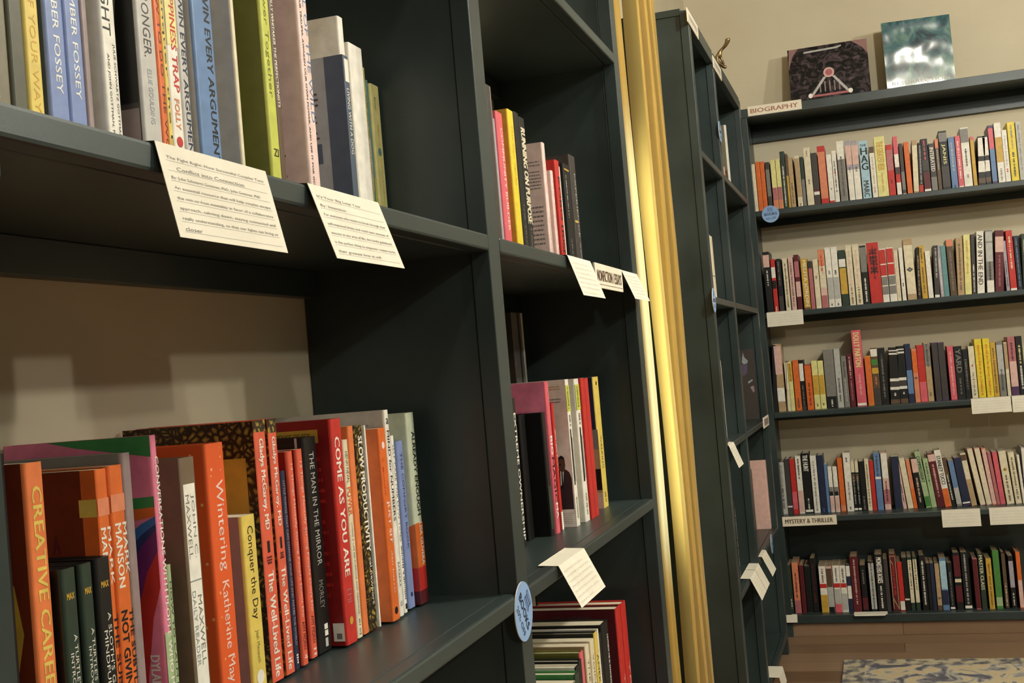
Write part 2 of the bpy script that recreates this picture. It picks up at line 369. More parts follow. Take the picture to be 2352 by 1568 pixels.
def book(label, loc, t, h, d, spine, board=None, toks='', barts=(), hard=False, far=False, lean=0, group=None, pages='pages', cat='book', near=True, roll=0):
    board = board or spine
    rot = (lean, roll, -math.pi/2 if far else 0)
    th = thing('book', label, cat, loc, rot, group)
    c = min(.0024 if hard else .0007, t*.18); r = min(.0028 if near else .0016, t*.3); sq = .003 if hard else .0003
    # cover: a thin C-shaped shell in plan, rounded at the spine
    def arc(cx, cy, rad, a0, a1, n=4): return [(cx+rad*math.cos(math.radians(a0+(a1-a0)*i/n)), cy+rad*math.sin(math.radians(a0+(a1-a0)*i/n))) for i in range(n+1)]
    outer = [(-d, 0)] + arc(-r, r, r, -90, 0) + arc(-r, t-r, r, 0, 90) + [(-d, t)]
    ri = max(r-c, .0002)
    inner = [(-d, t-c)] + arc(-r, t-r, ri, 90, 0) + arc(-r, r, ri, 0, -90) + [(-d, c)]
    plan = outer + inner
    keys = [board] + [spine]*9 + [board] + [board]*(len(plan)-11)
    mb = MB(); n = len(plan)
    mb.v += [(x, y, 0) for x, y in plan] + [(x, y, h) for x, y in plan]
    for i in range(n):
        j = (i+1) % n; mb.f.append((i, j, n+j, n+i)); mb.m.append(mb.mi(keys[i] if i < 11 else board))
    no = len(outer)
    for i in range(no-1):                        # rims of the shell, top and bottom
        a, b2, c2, d2 = i, i+1, n-2-i, n-1-i
        mb.f.append((n+a, n+b2, n+c2, n+d2)); mb.m.append(mb.mi(keys[i])); mb.f.append((d2, c2, b2, a)); mb.m.append(mb.mi(keys[i]))
    art(mb, toks, d, t, h, near)
    board_art(mb, barts, d, h)
    mb.build('cover', th)
    pb = MB(); pb.box(-d+.0015+sq*.6, -c-.0006, c+.0001, t-c-.0001, sq, h-sq, pages); pb.build('page_block', th)
    return th

# back bookcase rows: (row, shelf z, spine plane y, [(x, thickness, height, lean, colour, decoration, description)])
FAR=[
(1,1.752,5.02,[
(-0.4334, 0.0154, 0.202, -0.02, 'c', '', 'thin cream book'),
(-0.4159, 0.0178, 0.21, -0.024, 'o', '', 'plain orange paperback'),
(-0.3972, 0.0175, 0.208, -0.021, 'o', '', 'plain orange paperback'),
(-0.3766, 0.0168, 0.203, -0.013, 'd', 'b:.3:.85:g', 'dark grey book with pale grey panel'),
(-0.3552, 0.0198, 0.209, 0.006, 'Y', 'b:0:.2:s b:.2:.45:q', 'pale yellow book with pink and orange foot'),
(-0.3339, 0.0182, 0.21, 0.005, 'Y', 'b:0:.2:s b:.2:.45:q', 'pale yellow book with pink and orange foot'),
(-0.3141, 0.0182, 0.239, -0.006, 'G', 'g:w:.05:.75', 'tall dark green book with white lettering'),
(-0.2944, 0.01, 0.227, -0.031, 'T', 'b:0:.6:D', 'thin brown and gold book'),
(-0.2838, 0.0181, 0.211, 0.005, 't', 'g:T:.1:.5', 'tan book with mottled spine'),
(-0.2572, 0.0202, 0.213, 0.015, 'c', 'b:.2:.95:t g:T:.02:.08', 'cream book with faded tan panel'),
(-0.2355, 0.0135, 0.206, -0.001, 'G', 'b:0:.55:g', 'dark green book with grey foot'),
(-0.219, 0.027, 0.242, -0.002, 'c', 'g:g:.85:.95 g:T:.38:.46', 'tall cream book with small dark emblem'),
(-0.1905, 0.0239, 0.216, -0.006, 'd', 'b:.2:.26:w b:.27:.3:m', 'dark brown book with white label band'),
(-0.1636, 0.0298, 0.24, 0.023, 'r', 'b:.1:.9:s', 'wide glossy red book'),
(-0.1309, 0.0208, 0.202, -0.001, 'w', 'b:0:.06:r g:g:.28:.32', 'white book with red foot'),
(-0.1086, 0.0178, 0.214, 0.022, 'w', 'g:k:.2:.8 g:r:.55:.6', 'white book with black script'),
(-0.0864, 0.028, 0.25, -0.006, 'w', 'b:0:.7:g g:d:.1:.75', 'wide white and grey book'),
(-0.0525, 0.022, 0.247, -0.011, 'w', 'b:.52:1:V b:.6:.92:P g:d:.48:.56', 'white book with grey portrait'),
(-0.029, 0.0255, 0.245, -0.011, 'w', 'b:.52:1:V b:.6:.92:P g:d:.48:.56', 'white book with grey portrait'),
(0.0003, 0.0336, 0.239, -0.015, 'n', 'x:k:.9:.94:THE:H x:k:.76:.88:H:H x:k:.63:.75:A:H x:k:.5:.62:G:H x:d:.05:.32:MARC MYERS', 'pale blue book lettered HAG'),
(0.0383, 0.0204, 0.21, -0.012, 'w', 'b:.88:1:T g:t:.1:.8', 'white book with small photo at its head'),
(0.06, 0.0413, 0.247, -0.039, 'Y', 'x:D:.45:.92:THE_GREATEST_BEER g:D:.1:.4', 'wide pale yellow book with gold lettering'),
(0.1026, 0.0254, 0.209, -0.018, 'r', 'g:k:.25:.32 b:.5:.9:q', 'red book with small black emblem'),
(0.1325, 0.0181, 0.239, -0.02, 'p', 'b:0:.22:w b:.22:.36:r b:.36:.48:d b:.48:.7:w', 'pink red book with pale bands'),
(0.1532, 0.0146, 0.208, -0.025, 'd', 'b:.1:.45:g b:0:.03:w', 'thin dark grey book'),
(0.1718, 0.0199, 0.211, -0.022, 'o', '', 'bright orange book'),
(0.1949, 0.0206, 0.215, -0.043, 't', 'g:T:.05:.4 b:.05:.9:c', 'tan book with cream panel'),
(0.2168, 0.0166, 0.201, -0.043, 'k', 'b:0:.16:r g:l:.2:.95', 'thin black book with red foot'),
(0.2365, 0.0263, 0.214, 0.004, 'k', 'b:.02:.38:m g:p:.62:.97 b:.02:.06:w b:.4:.6:d', 'wide black book with red lettering'),
(0.2646, 0.023, 0.192, -0.031, 'd', 'x:w:.42:.92:INTERATED b:0:.3:g', 'dark grey book lettered INTERATED'),
(0.2893, 0.0146, 0.207, -0.024, 'T', 'b:.82:1:s g:l:.4:.8 b:.1:.4:T', 'thin brown book with orange head'),
(0.306, 0.0307, 0.236, -0.011, 'k', 'b:.82:.97:g x:Y:.44:.78:JANIS:h.5 b:.05:.4:d', 'tall black book lettered JANIS in yellow'),
(0.3398, 0.0239, 0.207, -0.026, 'b', 'g:l:.35:.9 g:k:.03:.08', 'slate blue book'),
(0.3657, 0.0197, 0.209, -0.021, 'p', 'b:0:.04:w g:w:.2:.9', 'rose red book with pale lettering'),
(0.3869, 0.0309, 0.238, -0.016, 'w', 'b:.75:.98:g g:k:.35:.65 g:g:.16:.22', 'wide white book with black scrawled title'),
(0.4212, 0.0141, 0.198, -0.037, 'D', 'b:.93:1:p', 'thin golden yellow book with pink head'),
(0.4379, 0.0277, 0.196, -0.063, 'k', 'b:.6:.97:w b:.28:.5:w b:.06:.16:T', 'black book with white title blocks'),
(0.4666, 0.0204, 0.195, -0.008, 'k', 'b:.6:.97:w b:.28:.5:w b:.06:.16:T', 'black book with white title blocks'),
(0.4896, 0.0194, 0.233, 0.023, 'v', 'b:.05:.6:b b:.6:.95:p', 'tall purple book with pink and blue spine'),
(0.5125, 0.0254, 0.24, 0.009, 'w', 'b:.35:.76:D g:g:.05:.25', 'tall white book with gold middle panel'),
(0.5389, 0.0187, 0.208, -0.033, 'w', 'g:l:.3:.9 g:r:.22:.27', 'white book with faint lettering'),
(0.5606, 0.0277, 0.235, -0.027, 'y', 'g:g:.55:.95 g:k:.1:.5', 'wide bright yellow book'),
(0.5909, 0.0201, 0.233, -0.027, 'l', 'g:g:.2:.95', 'pale grey book')]),
(2,1.329,5.02,[
(-0.4198, 0.0265, 0.256, 0.032, 'k', 'b:.75:.95:P g:w:.45:.7', 'wide black book with pale face on spine'),
(-0.3904, 0.0176, 0.223, -0.01, 'r', 'b:.45:.6:k b:.65:.85:w g:w:.02:.12', 'red book with pale and black bands'),
(-0.3684, 0.019, 0.222, -0.023, 'k', 'g:g:.5:.95 b:0:.3:d', 'black book with thin grey line'),
(-0.3429, 0.0198, 0.222, -0.014, 'c', 'g:T:.1:.9', 'cream book with faint lettering'),
(-0.3193, 0.0195, 0.224, -0.013, 'P', 'g:T:.1:.9', 'greyish tan book'),
(-0.2963, 0.0197, 0.231, -0.004, 'm', 'b:.6:.88:q b:.25:.52:P', 'maroon book with rose panels'),
(-0.2702, 0.026, 0.212, -0.004, 'D', 'x:w:.08:.97:MELITA_JORDIN b:0:.05:T', 'gold book with white capital lettering'),
(-0.2413, 0.0161, 0.199, -0.013, 'q', 'b:.85:1:G', 'dusty mauve book with dark head'),
(-0.2222, 0.0213, 0.205, 0.009, 'c', 'g:T:.6:.66', 'smooth cream book'),
(-0.1986, 0.0252, 0.242, 0.012, 'c', 'b:.72:1:s b:0:.22:q b:.22:.35:P g:r:.6:.9', 'peach cream and pink book'),
(-0.1708, 0.0232, 0.247, 0.006, 'w', 'b:.14:.5:l b:0:.14:w g:G:.55:.62 g:d:.03:.07', 'white and grey book with dark floral mark'),
(-0.1465, 0.0245, 0.246, 0.001, 'w', 'b:.14:.5:l b:0:.14:w g:G:.55:.62 g:d:.03:.07', 'white and grey book with dark floral mark'),
(-0.1192, 0.0278, 0.23, 0.008, 'G', 'b:.22:.68:D b:.7:.84:w', 'dark green book with gold label'),
(-0.0888, 0.0235, 0.247, 0.003, 'c', 'g:P:.3:.9 g:T:.04:.3', 'tall cream book'),
(-0.0619, 0.0248, 0.248, 0.003, 'c', 'g:P:.3:.9 g:T:.04:.3', 'tall cream book'),
(-0.0343, 0.0247, 0.239, 0.003, 'k', 'g:w:.04:.45 b:.55:.97:g', 'black book with white lettering and grey streak'),
(-0.0062, 0.0459, 0.247, -0.034, 'r', 'g:k:.4:.95 x:k:.5:.9:THE_SILENT_ONE', 'wide bright red book with black lettering'),
(0.0408, 0.0248, 0.218, -0.03, 'w', 'b:.72:.98:r b:.5:.7:r b:.32:.48:g b:.15:.3:g', 'white book with red and green squares'),
(0.0684, 0.0267, 0.22, -0.034, 'w', 'b:.72:.98:r b:.5:.7:r b:.32:.48:g b:.15:.3:g', 'white book with red and green squares'),
(0.0959, 0.0152, 0.206, -0.02, 'c', 'g:P:.1:.9', 'thin cream book'),
(0.1151, 0.0151, 0.214, -0.014, 'w', 'g:k:.28:.34', 'thin white book with small black figure'),
(0.135, 0.0352, 0.246, -0.019, 't', 'b:.1:.9:c i:.5:G', 'wide tan book with dark diamond'),
(0.172, 0.0158, 0.208, -0.044, 'k', 'g:t:.1:.85', 'thin black book'),
(0.1904, 0.021, 0.214, -0.015, 'D', 'g:k:.68:.95 g:T:.1:.6', 'golden orange book with black title'),
(0.2141, 0.0189, 0.19, -0.026, 'w', '', 'short plain white book'),
(0.2372, 0.0193, 0.209, -0.047, 'd', 'g:l:.4:.95 b:0:.06:w', 'dark grey book with white oval'),
(0.2599, 0.0136, 0.207, -0.026, 'V', 'g:w:.05:.75', 'lavender book'),
(0.2739, 0.0191, 0.204, -0.034, 'a', '', 'teal book'),
(0.2964, 0.0252, 0.226, -0.037, 'T', 'b:.88:1:s g:g:.1:.8', 'dark brown book with tan head'),
(0.3236, 0.0253, 0.23, -0.044, 't', 'g:T:.1:.9', 'tan brown book'),
(0.3508, 0.025, 0.24, -0.051, 'Y', 'g:D:.35:.9', 'bright pale yellow book'),
(0.3783, 0.0144, 0.237, -0.049, 'd', 'g:w:.05:.5', 'tall dark grey book'),
(0.3958, 0.0272, 0.247, -0.068, 'w', 'x:d:.15:.95:AND_IN_THE_END', 'white book lettered AND IN THE END'),
(0.4322, 0.027, 0.247, -0.05, 'g', 'b:0:.2:w b:.82:.98:l g:k:.2:.5 b:.5:.8:l', 'grey photographic book with black letters'),
(0.4618, 0.0323, 0.243, -0.08, 'm', 'b:.65:.9:P g:q:.1:.6', 'wide dark red book with pale label'),
(0.5034, 0.0127, 0.198, -0.035, 'V', 'g:d:.1:.6', 'thin mauve grey book'),
(0.5181, 0.0242, 0.237, -0.014, 'r', 'g:c:.35:.9 b:0:.04:w', 'red book with cream lettering'),
(0.5448, 0.0181, 0.213, -0.028, 'B', 'b:.02:.95:k g:b:.05:.95', 'black book with blue line'),
(0.564, 0.0196, 0.218, -0.046, 'G', 'g:c:.55:.9', 'dark green grey book')]),
(3,0.917,5.09,[
(-0.4367, 0.0186, 0.281, -0.053, 'k', '', 'tall black book'),
(-0.4152, 0.0308, 0.284, -0.023, 't', 'b:.55:.97:P b:.15:.35:w', 'tall tan book with cream panels'),
(-0.3838, 0.0051, 0.209, -0.062, 'T', '', 'very thin brown book'),
(-0.3782, 0.0137, 0.204, -0.005, 'c', '', 'thin cream book'),
(-0.3639, 0.0165, 0.206, 0.001, 'Y', 'b:.6:.97:D g:T:.6:.95', 'yellow book with gold head'),
(-0.3441, 0.0246, 0.21, 0.012, 'o', 'b:.15:.45:o g:T:.05:.25', 'dull orange book'),
(-0.3186, 0.0184, 0.209, 0.013, 'k', 'b:.58:.93:w b:0:.08:d g:g:.1:.5', 'black book with white label'),
(-0.2974, 0.0273, 0.187, 0.002, 'r', 'b:0:.98:o g:m:.1:.6', 'red orange book'),
(-0.2679, 0.0238, 0.202, 0.015, 'Y', 'b:.3:.7:D g:T:.05:.12', 'pale yellow paperback'),
(-0.2426, 0.0224, 0.2, 0.016, 'Y', 'b:.3:.7:D g:T:.05:.12', 'pale yellow paperback'),
(-0.2169, 0.0407, 0.243, 0.006, 'g', 'b:0:.2:k g:w:.03:.15', 'wide grey book with black foot'),
(-0.1743, 0.0241, 0.244, 0.025, 'l', 'g:d:.1:.5', 'tall light grey book'),
(-0.1479, 0.0213, 0.211, 0.01, 'g', 'g:d:.6:.9 g:l:.1:.55', 'medium grey book'),
(-0.1244, 0.0212, 0.218, 0.013, 'm', 'g:P:.55:.95 g:q:.1:.5', 'dark maroon book'),
(-0.0977, 0.0379, 0.313, 0.01, 'p', 'x:Y:.52:.97:DOLLY_PARTON g:P:.15:.42 b:.01:.04:w', 'very tall pink book towering over its row'),
(-0.0543, 0.0241, 0.204, 0.019, 'D', 'g:T:.1:.9 b:.02:.98:o', 'burnt orange book'),
(-0.0291, 0.0273, 0.234, 0.019, 'T', 'b:.85:.98:w b:.7:.8:e b:.55:.65:D g:s:.35:.5 b:0:.3:d', 'dark book with coloured beads'),
(-0.0008, 0.0288, 0.232, -0.011, 'k', 'g:g:.1:.9', 'black book with grey lettering'),
(0.0333, 0.0379, 0.231, -0.042, 'k', 'b:.0:.08:T b:.25:.45:w b:.87:.9:w b:.93:.95:w g:w:.14:.2 b:.3:.4:d', 'black book with white figure panel'),
(0.0725, 0.031, 0.233, -0.019, 'k', 'b:.0:.08:T b:.25:.45:w b:.87:.9:w b:.93:.95:w g:w:.14:.2 b:.3:.4:d', 'black book with white figure panel'),
(0.1048, 0.0233, 0.239, -0.01, 'B', 'b:.15:.55:b', 'tall navy book'),
(0.1298, 0.0198, 0.218, -0.011, 's', 'b:.55:.95:o i:.45:k', 'thin orange book with black leaf mark'),
(0.1507, 0.0272, 0.23, -0.012, 'r', 'b:0:.35:p', 'wide coral red book'),
(0.1789, 0.0229, 0.238, -0.008, 't', 'b:.6:.98:g g:d:.6:.98 g:k:.1:.15', 'tan book with dark head panel'),
(0.209, 0.023, 0.235, -0.01, 'v', 'g:w:.1:.9 b:.02:.98:d', 'dark plum book with white lettering'),
(0.2331, 0.0243, 0.234, -0.009, 'v', 'g:w:.1:.9 b:.02:.98:d', 'dark plum book with white lettering'),
(0.2663, 0.0237, 0.216, -0.031, 'p', 'g:P:.1:.9', 'coral pink book'),
(0.2916, 0.0307, 0.213, -0.036, 'k', 'x:g:.5:.95:YARD g:g:.1:.4', 'black book with grey capitals'),
(0.3231, 0.0201, 0.198, -0.006, 'k', 'g:g:.2:.8', 'plain black book'),
(0.3458, 0.0227, 0.209, -0.008, 'c', 'g:r:.6:.65 g:g:.05:.5', 'cream book'),
(0.3711, 0.0275, 0.235, -0.009, 'y', 'g:o:.05:.9', 'bright golden yellow book'),
(0.4017, 0.0264, 0.235, -0.017, 'y', 'g:o:.05:.9', 'bright golden yellow book'),
(0.4289, 0.0199, 0.217, -0.017, 'D', 'g:T:.05:.9', 'mustard book'),
(0.4508, 0.0244, 0.216, -0.017, 'g', 'b:.4:.95:l g:d:.1:.5', 'grey metallic book'),
(0.4785, 0.0128, 0.213, -0.007, 'c', 'b:.5:.98:t', 'thin cream and tan book'),
(0.4944, 0.0274, 0.233, -0.034, 'q', 'g:k:.6:.9 b:0:.15:v b:.15:.58:P', 'tall mauve pink book with black script'),
(0.5238, 0.0242, 0.233, -0.028, 'k', 'g:Y:.55:.85 g:w:.1:.5', 'black book with yellow letter blocks')]),
(4,0.487,5.1,[
(-0.4428, 0.0263, 0.218, -0.02, 'l', 'g:d:.1:.5 g:g:.5:.95', 'light grey book'),
(-0.4155, 0.021, 0.23, -0.008, 'B', 'b:.0:.98:d b:.12:.15:w', 'charcoal book with white dot'),
(-0.3935, 0.0214, 0.229, -0.014, 'r', 'b:.08:.4:p', 'brick red book'),
(-0.3694, 0.0229, 0.241, -0.005, 'w', 'b:.02:.4:P g:k:.6:.95', 'white and pink book with black title'),
(-0.3439, 0.0317, 0.25, -0.016, 'k', 'x:w:.7:.97:THE_HUNT b:.02:.06:w g:w:.06:.25', 'tall black book with white title'),
(-0.3088, 0.0251, 0.238, -0.018, 'w', 'g:r:.7:.75 g:g:.05:.9', 'tall white book'),
(-0.2817, 0.0253, 0.238, -0.013, 'B', 'g:b:.02:.08', 'tall navy book'),
(-0.2554, 0.0118, 0.199, -0.022, 'b', '', 'thin blue book'),
(-0.2417, 0.0167, 0.189, -0.021, 'w', 'b:.36:.48:k b:.45:.55:g b:.02:.34:P', 'white book with black band'),
(-0.222, 0.0179, 0.188, -0.018, 'w', 'b:.36:.48:k b:.45:.55:g b:.02:.34:P', 'white book with black band'),
(-0.2007, 0.0204, 0.223, -0.014, 'o', 'b:.02:.12:s', 'burnt orange book'),
(-0.1764, 0.028, 0.242, -0.015, 'w', 'g:k:.86:.92 g:g:.2:.5 g:d:.05:.08', 'tall white book with fine grey branch'),
(-0.1477, 0.015, 0.205, -0.011, 'k', 'b:.78:1:c b:.6:.75:T g:l:.15:.7 b:.02:.06:w', 'black book with cream head'),
(-0.1319, 0.0144, 0.204, -0.02, 'k', 'b:.78:1:c b:.6:.75:T g:l:.15:.7 b:.02:.06:w', 'black book with cream head'),
(-0.1159, 0.0207, 0.203, -0.016, 'k', 'g:g:.03:.3', 'black book'),
(-0.0932, 0.0174, 0.212, -0.008, 'c', 'g:T:.1:.9', 'pale cream book'),
(-0.0745, 0.0166, 0.205, -0.006, 'r', '', 'dark red book'),
(-0.0554, 0.0244, 0.235, -0.016, 'b', 'g:d:.6:.95 b:.54:.58:w', 'tall steel blue book'),
(-0.0268, 0.025, 0.234, -0.017, 'P', 'b:.1:.35:q g:k:.15:.5 b:.55:.98:w', 'white and pink book with dark sketch'),
(0.0131, 0.0299, 0.215, 0.033, 'G', 'g:l:.6:.66 b:.02:.98:B', 'dark green book'),
(0.0442, 0.0145, 0.202, 0.084, 'P', 'g:k:.15:.5', 'dusty pink book'),
(0.0624, 0.022, 0.207, 0.093, 'c', '', 'pale cream paperback'),
(0.0851, 0.0152, 0.2, 0.083, 'o', 'b:.4:1:s', 'thin orange red book'),
(0.1024, 0.0244, 0.207, 0.067, 'k', 'b:.7:.97:P g:P:.1:.6', 'black book with pale patch'),
(0.1324, 0.0213, 0.23, 0.119, 'E', 'x:G:.45:.92:COMMISSARIAT b:.02:.2:e', 'pale green book with dark title'),
(0.1544, 0.0199, 0.2, 0.1, 'E', 'g:G:.45:.92', 'pale green book'),
(0.1759, 0.0288, 0.219, 0.1, 'm', 'b:.85:.98:P g:P:.2:.8', 'maroon book with pink head'),
(0.2059, 0.0246, 0.231, 0.109, 'w', 'b:0:.32:o x:k:.4:.9:STANLEY_TUCCI', 'white book with red orange foot'),
(0.2318, 0.0152, 0.2, 0.117, 'T', 'b:0:.6:k g:w:.15:.65', 'thin brown and black book'),
(0.2503, 0.0207, 0.188, 0.107, 'g', 'b:.1:.98:b b:.05:.4:l', 'grey blue book'),
(0.273, 0.0307, 0.197, 0.103, 'v', 'b:.02:.98:B b:.05:.08:w', 'wide dark plum book'),
(0.3057, 0.0206, 0.213, 0.123, 'c', 'b:.86:.97:T b:0:.5:t', 'grey cream book with dark emblem'),
(0.3383, 0.0205, 0.231, 0.138, 'P', 'b:.02:.98:c', 'tall pinkish cream book'),
(0.362, 0.0204, 0.231, 0.122, 'P', 'b:.02:.98:c', 'tall pinkish cream book'),
(0.3835, 0.0164, 0.229, 0.102, 's', 'b:.02:.98:P', 'tall salmon book'),
(0.4008, 0.0129, 0.211, 0.095, 'q', '', 'salmon pink book'),
(0.4145, 0.0188, 0.212, 0.076, 'q', 'b:.02:.98:p', 'rose book'),
(0.4377, 0.0284, 0.212, 0.074, 'c', 'i:.65:D g:T:.05:.55', 'cream book with olive roundel'),
(0.471, 0.0226, 0.206, 0.067, 'c', 'g:T:.1:.9', 'cream book with dark lettering'),
(0.4976, 0.0093, 0.194, 0.042, 'w', '', 'thin white book'),
(0.5079, 0.0171, 0.223, -0.001, 'V', 'b:.02:.98:w', 'tall lavender white book')]),
(5,0.086,5.04,[
(-0.4364, 0.0141, 0.199, 0.002, 'G', 'g:w:.1:.3', 'dark green book'),
(-0.4178, 0.0252, 0.209, -0.006, 's', 'g:m:.3:.8 b:0:.25:q', 'salmon orange book'),
(-0.389, 0.0185, 0.196, 0.002, 'm', '', 'dark maroon book'),
(-0.3681, 0.0221, 0.194, -0.023, 'G', 'b:.02:.98:k', 'black green book'),
(-0.344, 0.0225, 0.224, -0.023, 'k', 'g:m:.2:.9', 'tall black book'),
(-0.311, 0.0285, 0.19, -0.012, 'w', 'b:0:.38:D b:.53:.62:r g:T:.65:.95', 'white book with gold foot and red square'),
(-0.2818, 0.0236, 0.189, -0.024, 'P', 'b:0:.12:k b:.12:.55:l b:.55:.95:T', 'grey cream book with black foot'),
(-0.2558, 0.0269, 0.191, -0.01, 'w', 'b:0:.18:p b:.18:.5:l b:.53:.62:r g:d:.65:.95', 'white book with pink foot and red square'),
(-0.2282, 0.0241, 0.19, -0.024, 'w', 'b:.04:.4:l b:.53:.62:r g:d:.65:.95', 'white grey book with red square'),
(-0.2026, 0.0168, 0.194, -0.005, 'B', 'b:.75:.97:w b:.28:.55:w', 'navy book with white label blocks'),
(-0.1848, 0.0333, 0.225, -0.029, 'm', 'g:P:.15:.95', 'wide maroon book with pink lettering'),
(-0.1474, 0.0222, 0.189, -0.017, 'k', 'g:g:.6:.9 b:.05:.3:m', 'black book with dim portrait'),
(-0.114, 0.0226, 0.203, 0.007, 'k', 'b:.05:.97:l g:k:.05:.97', 'black book with white block letters'),
(-0.0871, 0.0325, 0.23, -0.011, 'k', 'x:w:.5:.95:MONSTERS_BOXES g:w:.05:.45', 'tall black book with cream lettering'),
(-0.0539, 0.0165, 0.211, -0.016, 'd', '', 'charcoal book'),
(-0.031, 0.0283, 0.23, 0.036, 'm', 'f:t g:r:.3:.8', 'dark red book with tan frame'),
(-0.0021, 0.0188, 0.197, 0.001, 'r', 'b:.02:.2:w', 'red book'),
(0.0174, 0.0197, 0.214, -0.003, 'k', 'b:.2:.23:w', 'plum black book'),
(0.0389, 0.0164, 0.215, -0.007, 'G', 'b:.15:.95:c g:G:.4:.95', 'dark book with pale green streak'),
(0.0588, 0.0163, 0.217, -0.03, 'G', 'b:.15:.95:c g:G:.4:.95', 'dark book with pale green streak'),
(0.0837, 0.0232, 0.221, -0.023, 'k', 'g:w:.1:.9', 'tall black book with white text'),
(0.1088, 0.0134, 0.188, -0.003, 'k', '', 'black book'),
(0.1227, 0.0148, 0.188, -0.002, 'B', '', 'dark navy book'),
(0.14, 0.0178, 0.19, -0.003, 'T', 'b:.1:.98:t i:.25:k', 'brown book with ringed emblem'),
(0.1596, 0.0253, 0.206, -0.022, 'b', 'b:.4:.95:n b:.1:.38:B', 'bright blue book'),
(0.1877, 0.0184, 0.188, -0.013, 'k', 'g:g:.1:.8 b:.02:.06:w', 'black book with thin lettering'),
(0.2125, 0.0256, 0.227, -0.023, 'k', 'b:.13:.42:m b:.58:.95:m b:.48:.54:c', 'brick red and black book'),
(0.2422, 0.0278, 0.227, -0.018, 'k', 'g:l:.1:.97 b:.02:.07:w', 'plum black book with white letters'),
(0.2843, 0.0175, 0.202, -0.016, 'q', 'b:.02:.98:m', 'mauve brown book'),
(0.3058, 0.0197, 0.22, -0.027, 'G', 'x:c:.35:.97:MASTER_CLASS', 'dark green book lettered MASTER CLASS'),
(0.3334, 0.0203, 0.2, -0.03, 'D', 'g:T:.05:.9', 'golden yellow book'),
(0.3599, 0.024, 0.23, -0.011, 'e', 'b:.05:.2:E', 'tall green book'),
(0.3918, 0.0148, 0.222, -0.026, 'k', 'b:.02:.98:T g:c:.05:.45', 'thin dark tan book'),
(0.4159, 0.0183, 0.207, -0.024, 'k', 'b:.4:.9:V g:w:.05:.3', 'black book with lilac panel'),
(0.4449, 0.016, 0.222, -0.019, 'o', 'b:.02:.5:P', 'orange and pink book')])]

